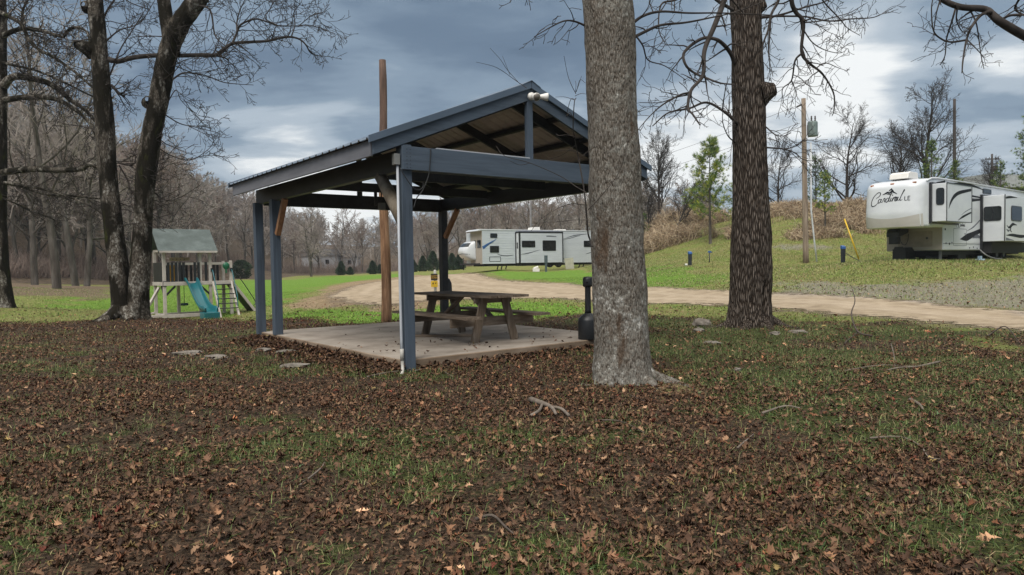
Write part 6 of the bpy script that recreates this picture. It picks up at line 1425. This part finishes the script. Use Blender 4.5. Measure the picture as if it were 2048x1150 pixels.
def rocks():
    M_ROCK = surf('limestone', [(.3, (.10, .085, .07)), (.55, (.19, .168, .145)), (.75, (.30, .275, .245))], (8, 8, 8), .95, .5, 7., spec=.1)
    spots = [(379, 709, .24, .13, .05, 'long flat pale stone among leaves, left of the pavilion'), (433, 716, .20, .11, .04, 'flat pale stone in the leaves, second left of the slab'), (528, 703, .13, .09, .05, 'small pale stone by the left end of the slab'), (572, 706, .16, .10, .04, 'low grey stone beside the slab edge'), (588, 735, .18, .10, .05, 'dark flat stone half buried near the slab edge'), 
             (1406, 652, .20, .14, .11, 'rounded grey stone left of the dark trunk'), (1397, 664, .11, .08, .06, 'small pale stone below the rounded grey stone'), (1424, 688, .14, .09, .04, 'pale bluish stone between the two big trunks'), (1550, 669, .11, .06, .04, 'small pale stone at the foot of the dark trunk, right side'), (1594, 666, .17, .07, .04, 'flat pale stone right of the dark trunk'), (1474, 741, .05, .04, .03, 'tiny white pebble in the leaves in front of the dark trunk')]
    for i, (px, py, a, b_, h, lab) in enumerate(spots):
        x, y = hit(px, py); b = MB(); vs = []; nu, nv = 14, 8
        for j in range(nv + 1):
            for k in range(nu):
                t, f = 6.28318 * k / nu, math.pi * j / nv; d = Vector((math.sin(f) * math.cos(t), math.sin(f) * math.sin(t), math.cos(f)))
                s = 1 + .45 * mnoise.noise(d * 1.6 + Vector((i * 7, 0, 0))) + .18 * mnoise.noise(d * 4.5 + Vector((i * 3, 1, 0))); vs.append((d.x * a * s, d.y * b_ * s, d.z * h * s))
        b.add(vs, [(j * nu + k, j * nu + (k + 1) % nu, (j + 1) * nu + (k + 1) % nu, (j + 1) * nu + k) for j in range(nv) for k in range(nu)], False)
        o = b.build('stone', M_ROCK); o.location = (x, y, z1(x, y) + h * .35); o.rotation_euler = (0, 0, rnd.uniform(-.4, .4)); tag(o, lab, 'stone', 'loose stones on the ground')
    M_STICK = surf('dead_stick', [(.3, (.09, .072, .058)), (.7, (.22, .185, .155))], (6, 6, 6), .9, spec=.1)
    M_STICK_D = surf('dark_stick', [(.3, (.045, .035, .03)), (.7, (.11, .09, .075))], (6, 6, 6), .9, spec=.1)
    def stick(pxs, r0, lab, m=M_STICK, lift=None, extra=()):
        pts = []
        for i, (px, py) in enumerate(pxs):
            x, y = hit(px, py); pts.append((x, y, z1(x, y) + r0 + .015 + (lift[i] if lift else 0)))
        b = MB(); c = curve_pts(pts, 5); b.tube(c, [r0 * (1 - .6 * k / len(c)) for k in range(len(c))], 7)
        for e in extra:
            q = []
            for px, py, l in e: x, y = hit(px, py); q.append((x, y, z1(x, y) + r0 + .01 + l))
            b.tube(curve_pts(q, 4), r0 * .5, 6)
        o = b.build('stick', m); tag(o, lab, 'stick')
    stick([(1062, 808), (1085, 816), (1103, 824), (1112, 838)], .030, 'thick pale root lying bare in the leaves in front of the trunk', M_STICK, None, [((1100, 822, 0), (1122, 826, 0), (1138, 840, 0)), ((1085, 816, 0), (1078, 830, 0), (1062, 840, 0))])
    stick([(735, 758), (770, 750), (806, 745)], .012, 'pale stick among litter at the near pavilion post'); stick([(830, 745), (870, 738), (905, 757)], .008, 'thin pale stick in front of the slab corner')
    stick([(1820, 806), (1838, 815), (1846, 826)], .018, 'short pale stick in the grass at the right'); stick([(1525, 832), (1570, 818), (1600, 822)], .012, 'pale curved stick in the leaves right of the trunk')
    stick([(1740, 882), (1800, 880), (1840, 898), (1856, 920), (1880, 925)], .008, 'long thin bent twig in the grass at right', M_STICK); stick([(1475, 902), (1508, 873)], .008, 'thin straight twig pointing up and right in the leaves')
    stick([(1190, 846), (1240, 848), (1290, 872)], .009, 'long thin twig below the big trunk', M_STICK_D); stick([(1260, 795), (1300, 812)], .008, 'short dark twig at the foot of the big trunk', M_STICK_D)
    stick([(950, 1048), (985, 1040), (1010, 1062), (1028, 1078)], .010, 'dark bent twig in the near leaves', M_STICK_D); stick([(600, 978), (640, 945), (650, 930)], .008, 'thin grey twig in the near leaves')
    stick([(1880, 728), (1835, 738), (1800, 740), (1775, 745)], .016, 'pale forked fallen branch on the grass at right', M_STICK, None, [((1790, 742, 0), (1788, 715, .0), (1782, 697, .05))])
    stick([(1745, 676), (1715, 672), (1703, 655), (1710, 640), (1702, 622)], .018, 'dead upright curling branch sprouting from the grass by the road', M_STICK_D, (0, .05, .25, .40, .6), [((1715, 672, .03), (1695, 684, 0), (1690, 690, 0))])
    stick([(1690, 745), (1760, 734), (1830, 736)], .008, 'long pale grass stalk lying right of the dark trunk'); stick([(1975, 675), (2010, 668), (2040, 690)], .014, 'dark dead branch at the road edge far right', M_STICK_D, (0, .1, 0))
rocks()

# ------------------------------------------------------------------ evergreens and brush
def needle_tree(name, px, Y, H, seed, label, col0, crown_w=.42, bare=.22, n_wh=12, group=None, tuft=.17, ytop=None, dens=1.):
    R = np.random.default_rng(seed); v = ray(px, 528); x = v[0] * Y; z0 = z1(x, Y)
    r = empty(name, (x, Y, z0), 0, label, 'tree', group)
    trunk = [(np.array([[.03 * H * math.sin(i * .5 + seed) * .1, 0, H * i / 8 - .1] for i in range(9)]), np.linspace(H * .013 + .02, .012, 9))]; br = []; tips = []
    for w in range(n_wh):
        t = bare + (1 - bare) * (w / n_wh) ** .9; z = H * t; L = H * crown_w * (1 - t) ** .75 * R.uniform(.75, 1.15) + .10
        for k in range(R.integers(4, 7)):
            a = R.uniform(0, 6.28); d = np.array([math.cos(a), math.sin(a), R.uniform(.15, .55)]); l = L * R.uniform(.55, 1.1); p = [np.array([0, 0, z])]
            for j in range(4): p.append(p[-1] + unit(d) * l / 4); d[2] += .12
            p = np.array(p); br.append((p, np.linspace(.012 + .004 * l, .006, 5)))
            for j in range(int((5 + 6 * l) * dens)):
                f = R.uniform(.25, 1.) * 4; i = min(3, int(f)); q = p[i] + (p[i + 1] - p[i]) * (f - i) + R.normal(0, .07 + .05 * l, 3); tips.append((q, unit(d + R.normal(0, .5, 3))))
            tips.append((p[-1], unit(d)))
    for j in range(6): tips.append((np.array([0, 0, H - .12 * j]), np.array([R.normal(0, .3), R.normal(0, .3), 1.])))
    link('trunk', raw_mesh('trunk', *multi_tubes([(trunk, 8), (br, 4)]), smooth=True), M_TRUNK_GREY, r)
    q0 = np.array([t[0] for t in tips]); d0 = np.array([t[1] for t in tips]); n = len(q0); m = 24
    P0 = np.repeat(q0, m, 0); D = unit_rows(np.repeat(d0, m, 0) + R.normal(0, .65, (n * m, 3))); S = np.cross(D, R.normal(0, 1, (n * m, 3))); S = unit_rows(S) * .0075 * (H / 6) ** .5
    Ln = tuft * R.uniform(.7, 1.3, n * m)[:, None] * (H / 6) ** .4
    V = np.stack([P0 - S, P0 + S, P0 + D * Ln], 1).reshape(-1, 3); T = np.arange(n * m * 3).reshape(-1, 3)
    c = np.array(col0)[R.integers(0, len(col0), n)] * R.uniform(.7, 1.3, n)[:, None]
    link('crown', raw_mesh('crown', V, None, T, colors=np.repeat(c, m * 3, 0)), M_NEEDLE, r)
    return r
def unit_rows(v): return v / (np.linalg.norm(v, axis=1, keepdims=True) + 1e-9)
M_NEEDLE = col_attr_mat('needles', .6, spec=.25)
PINE = [(.11, .18, .04), (.16, .24, .045), (.26, .32, .05), (.07, .125, .04), (.36, .37, .05)]
DARKP = [(.028, .055, .022), (.04, .075, .028), (.055, .09, .03)]
def evergreens():
    needle_tree('pine_tree', 1421, 52, 7.9, 3, 'young bright green pine on the slope left of the dark trunk', PINE, .44, .26, 14, dens=1.3, tuft=.24)
    needle_tree('pine_tree', 1475, 56, 4.2, 5, 'low yellow green pine half hidden by the dark trunk', PINE[1:], .5, .1, 8)
    needle_tree('pine_tree', 1650, 45.5, 4.1, 7, 'small thin yellow green pine behind the utility pole', PINE, .26, .36, 9, dens=.8)
    needle_tree('pine_tree', 1632, 60, 4.6, 8, 'dark young pine on the bank behind the utility pole', DARKP + PINE[:1], .30, .15, 10)
    for px, Y, H, s, lab in ((1862, 58, 6.2, 11, 'pine left of the slim dark pole, behind the camper roof'), (1908, 60, 4.6, 12, 'short pine at the foot of the slim dark pole'), (2000, 58, 4.6, 14, 'pale green pine in front of the flat roof'), (2062, 55, 9.0, 15, 'tall dark pine cut off by the right edge of the photo')):
        needle_tree('pine_tree', px, Y, H, s, lab, DARKP + PINE[:3], .26, .25, 11, dens=1.)
    needle_tree('pine_tree', 1288, 64, 3.2, 17, 'small green pine just right of the pale trunk', PINE[:2] + DARKP, .35, .1, 8)
    # dark cedars along the far edge of the lawn
    cedars = [(482, 100, 2.6, 1.25), (682, 122, 2.3, .9), (745, 124, 2.3, .95), (826, 118, 2.0, .9), (846, 117, 2.5, 1.0), (866, 116, 3.2, 1.3), (904, 112, 2.6, 1.1), (918, 112, 2.3, 1.0), (700, 126, 1.3, .6), (760, 128, 1.6, .7)]
    labs = ['round dark evergreen bush right of the playset', 'dark cone shaped bush left of the log pole, nearer the left', 'dark bush just left of the log pole', 'small dark evergreen right of the near pavilion post', 'dark evergreen second right of the near pavilion post', 'tallest evergreen of the row, left of the back pavilion post', 'dark evergreen just right of the back pavilion post', 'dark evergreen between back post and travel trailer', 'tiny dark shrub at the lawn edge', 'low dark shrub behind the log pole']
    for i, ((px, Y, H, w), lab) in enumerate(zip(cedars, labs)):
        R = np.random.default_rng(60 + i); v = ray(px, 528); x = v[0] * Y; r = empty('evergreen_bush', (x, Y, z1(x, Y)), 0, lab, 'bush', 'dark evergreens at the far lawn edge')
        n = 2600; t = R.random(n) ** .8; a = R.uniform(0, 6.28, n); rad = (w * np.sin(np.pi * (1 - t) ** .8 * .78 + .12) ** .8 if i == 0 else w * (1 - t) ** .7 * np.minimum(1, .45 + t * 4)) * R.uniform(.55, 1.08, n) * (1 + .22 * np.sin(a * 3 + t * 9 + i)); c = np.stack([rad * np.cos(a), rad * np.sin(a), t * H], -1)
        D = unit_rows(np.stack([np.cos(a), np.sin(a), np.full(n, .8)], -1) + R.normal(0, .5, (n, 3))); S = unit_rows(np.cross(D, R.normal(0, 1, (n, 3)))) * .08
        V = np.stack([c - S, c + S, c + D * .26], 1).reshape(-1, 3); cc = np.array([(.020, .040, .022), (.028, .055, .028), (.038, .068, .03)])[R.integers(0, 3, n)]
        link('crown', raw_mesh('crown', V, None, np.arange(n * 3).reshape(-1, 3), colors=np.repeat(cc, 3, 0)), M_NEEDLE, r)
        MB().tube([(0, 0, -.1), (0, 0, H * .5)], .07, 7).build('trunk', M_TRUNK_GREY, r)
evergreens()

def bank():
    R = np.random.default_rng(77)
    # bare trees on top of the bank
    big = []
    for i, (sp, lo, up) in enumerate(((.95, .04, .09), (.85, .08, .11), (.75, .2, .10))):
        v = variant_mesh(bare_variant(400 + i, 9, sp, .011, 1.5, 4, lo, .20, up)); big.append(v); v[0].materials.append(M_TWIG); v[1].materials.append(M_TWIG)
    for px, Y, H, k, lab in ((1692, 62, 7.6, 0, 'wide rounded bare tree on the bank left of the camper'), (1848, 64, 10.2, 1, 'tall fan shaped bare tree behind the camper roof'), (1790, 66, 7.0, 2, 'thin leaning bare tree left of the tall fan shaped one'), (1556, 66, 5.6, 0, 'small bare tree right of the dark trunk on the bank'), (1985, 66, 4.4, 2, 'small bare tree at the flat roof on the right')):
        place_bare('bare_tree', big[k], px, Y, 9, H, lab)
    for px, Y, H, lab in ((1318, 72, 8.5, 'slender pale sapling right of the pale trunk'), (1345, 60, 5., 'leaning bare tree between the two big trunks'), (1298, 66, 4.5, 'low bare tree right of the pavilion roof corner')):
        e = place_bare('bare_tree', big[2], px, Y, 9, H, lab)
        if 'leaning' in lab: e.rotation_euler = (0, .5, .3)
    # dead brush that covers the slope
    def brush(n, region, hmin, hmax, cols):
        polys = []; C = []
        pts = [(ray(px_, 528)[0] * Y_, Y_) for px_, Y_ in region]; xs = [p[0] for p in pts]; ys = [p[1] for p in pts]; k = 0
        X = R.uniform(min(xs), max(xs), n * 5); Y = R.uniform(min(ys), max(ys), n * 5); d = poly_dist(X, Y, pts); keep = (d < R.normal(0, .45, len(X))) & (fbm(X * .45, Y * .45, 9, 3) > .44); X, Y = X[keep][:n], Y[keep][:n]; Z = zt(X, Y); cl = fbm(X * .35, Y * .35, 19, 3)
        for i in range(len(X)):
            h = R.uniform(hmin, hmax) * (.4 + 1.2 * cl[i]); a = unit(np.array([R.normal(0, .5), R.normal(0, .5), 1.])); p0 = np.array([X[i], Y[i], Z[i] - .05]); p1 = p0 + a * h * .6; b_ = unit(a + np.array([R.normal(0, .7), R.normal(0, .7), -.25])); p2 = p1 + b_ * h * .45; p3 = p2 + unit(b_ + np.array([R.normal(0, .4), R.normal(0, .4), -.5])) * h * .3
            polys.append((np.array([p0, p1, p2, p3]), np.array([.016, .014, .011, .006]) * 1.25)); C.append(cols[R.integers(0, len(cols))])
        return polys, C
    cols = np.array([(.34, .25, .16), (.27, .195, .125), (.44, .345, .23), (.20, .145, .10), (.53, .43, .30)])
    A, CA_ = brush(12000, [(1262, 55), (1330, 55), (1440, 56), (1452, 62), (1440, 74), (1262, 76)], .55, 1.25, cols)
    B, CB = brush(9000, [(1535, 53), (1640, 52), (1745, 51), (1750, 60), (1535, 63)], .35, .85, cols)
    D, CD = brush(6000, [(1575, 45.5), (1620, 44.5), (1690, 44.5), (1740, 47), (1745, 54), (1670, 54), (1640, 48)], .3, .85, cols)
    E, CE = brush(1400, [(1425, 51), (1462, 51), (1460, 54), (1425, 54)], .4, .9, cols)
    polys = A + B + D + E; C = np.array(CA_ + CB + CD + CE) * R.uniform(.75, 1.25, len(polys))[:, None]
    v, q = tubes(polys, 3); o = link('dead_brush', raw_mesh('dead_brush', v, q, colors=np.repeat(C, 12, 0)), col_attr_mat('dead_brush', .9, spec=.1)); tag(o, kind='stuff')
    # coarse grass on the slope
    X = R.uniform(6, 36, 200000); Y = R.uniform(20, 62, 200000); s = (X > .05 * Y) & (X < .80 * Y + 1); X, Y = X[s], Y[s]
    m = masks(X, Y); cl = fbm(X * .3, Y * .3, 87, 4); k = (m['road'] > .4) & (R.random(len(X)) < (1 - m['gravel'] * .7) * (1 - m['litter'] * .9) * sstep(.28, .5, cl + .08 * fbm(X * 2, Y * 2, 14))); X, Y, cl = X[k], Y[k], cl[k]
    g = R.random(len(X)) < sstep(.46, .66, fbm(X * .22, Y * .22, 25, 4)) * .7; Z = zt(X, Y)
    global rng
    parts = [blades(X[g], Y[g], Z[g], .03, .10, .018, .9, np.concatenate([LUSH * .8, GRN * 1.4])), blades(X[~g], Y[~g], Z[~g], .03, .11, .018, 1., np.concatenate([DRY, DRY, GRN * 1.6]))]
    v, q, c = cat_mesh(parts); o = link('slope_grass', raw_mesh('slope_grass', v, q, colors=c), bpy.data.materials['grass_blade']); tag(o, kind='stuff')
    # low flat roofed building behind the camper
    x, Y = ray(2075, 528)[0] * 76, 76; z = z1(x, Y); e = empty('flat_roofed_building', (x, Y, z), .18, 'low building with pale flat roof and dark wall behind the camper', 'building')
    hh = P(2000, 374, 74.)[2] - z
    MB().box(-6.5, 14, 0, 9, -1, hh).build('wall', flat('dark_wall', (.05, .04, .038), .8), e); MB().box(-7.6, 15, -.8, 10, hh + .003, hh + 1.35).build('roof', flat('pale_roof', (.34, .35, .36), .6), e)
    # pale houses glimpsed through the far trees
    for px, Y, w, h, lab in ((640, 176, 9, 3.2, 'white house glimpsed through the far trees, left one'), (688, 178, 7, 3.0, 'small white house glimpsed through the trees near the log pole')):
        x = ray(px, 528)[0] * Y; e = empty('house', (x, Y, z1(x, Y)), .1, lab, 'house')
        MB().box(-w / 2, w / 2, 0, 6, -1, h).build('wall', flat('white_wall', (.42, .42, .44), .7), e); MB().prism([(-w / 2 - .4, h), (w / 2 + .4, h), (w / 2 - .6, h + 1.6), (-w / 2 + .6, h + 1.6)], -.4, 6.4).build('roof', flat('grey_house_roof', (.20, .20, .21), .8), e)
        for k in (-.25, .2): f = MB().box(w * k - .45, w * k + .45, -.06, -.003, 1.0, 2.1).build('window', M_GLASS, e)
bank()

# ------------------------------------------------------------------ damp air
def haze():
    b = MB(); b.box(-340, 340, -16, 430, -3, 60)
    m = bpy.data.materials.new('haze'); m.use_nodes = True; nt = m.node_tree; nt.nodes.clear(); nd = nodes_of(nt)
    v = nd('ShaderNodeVolumePrincipled', {'Color': (.82, .86, .92, 1), 'Density': HAZE, 'Anisotropy': .2})
    o = nd('ShaderNodeOutputMaterial'); nt.links.new(v.outputs[0], o.inputs['Volume'])
    h = b.build('haze', m); tag(h, kind='stuff')
HAZE = .0004
haze()
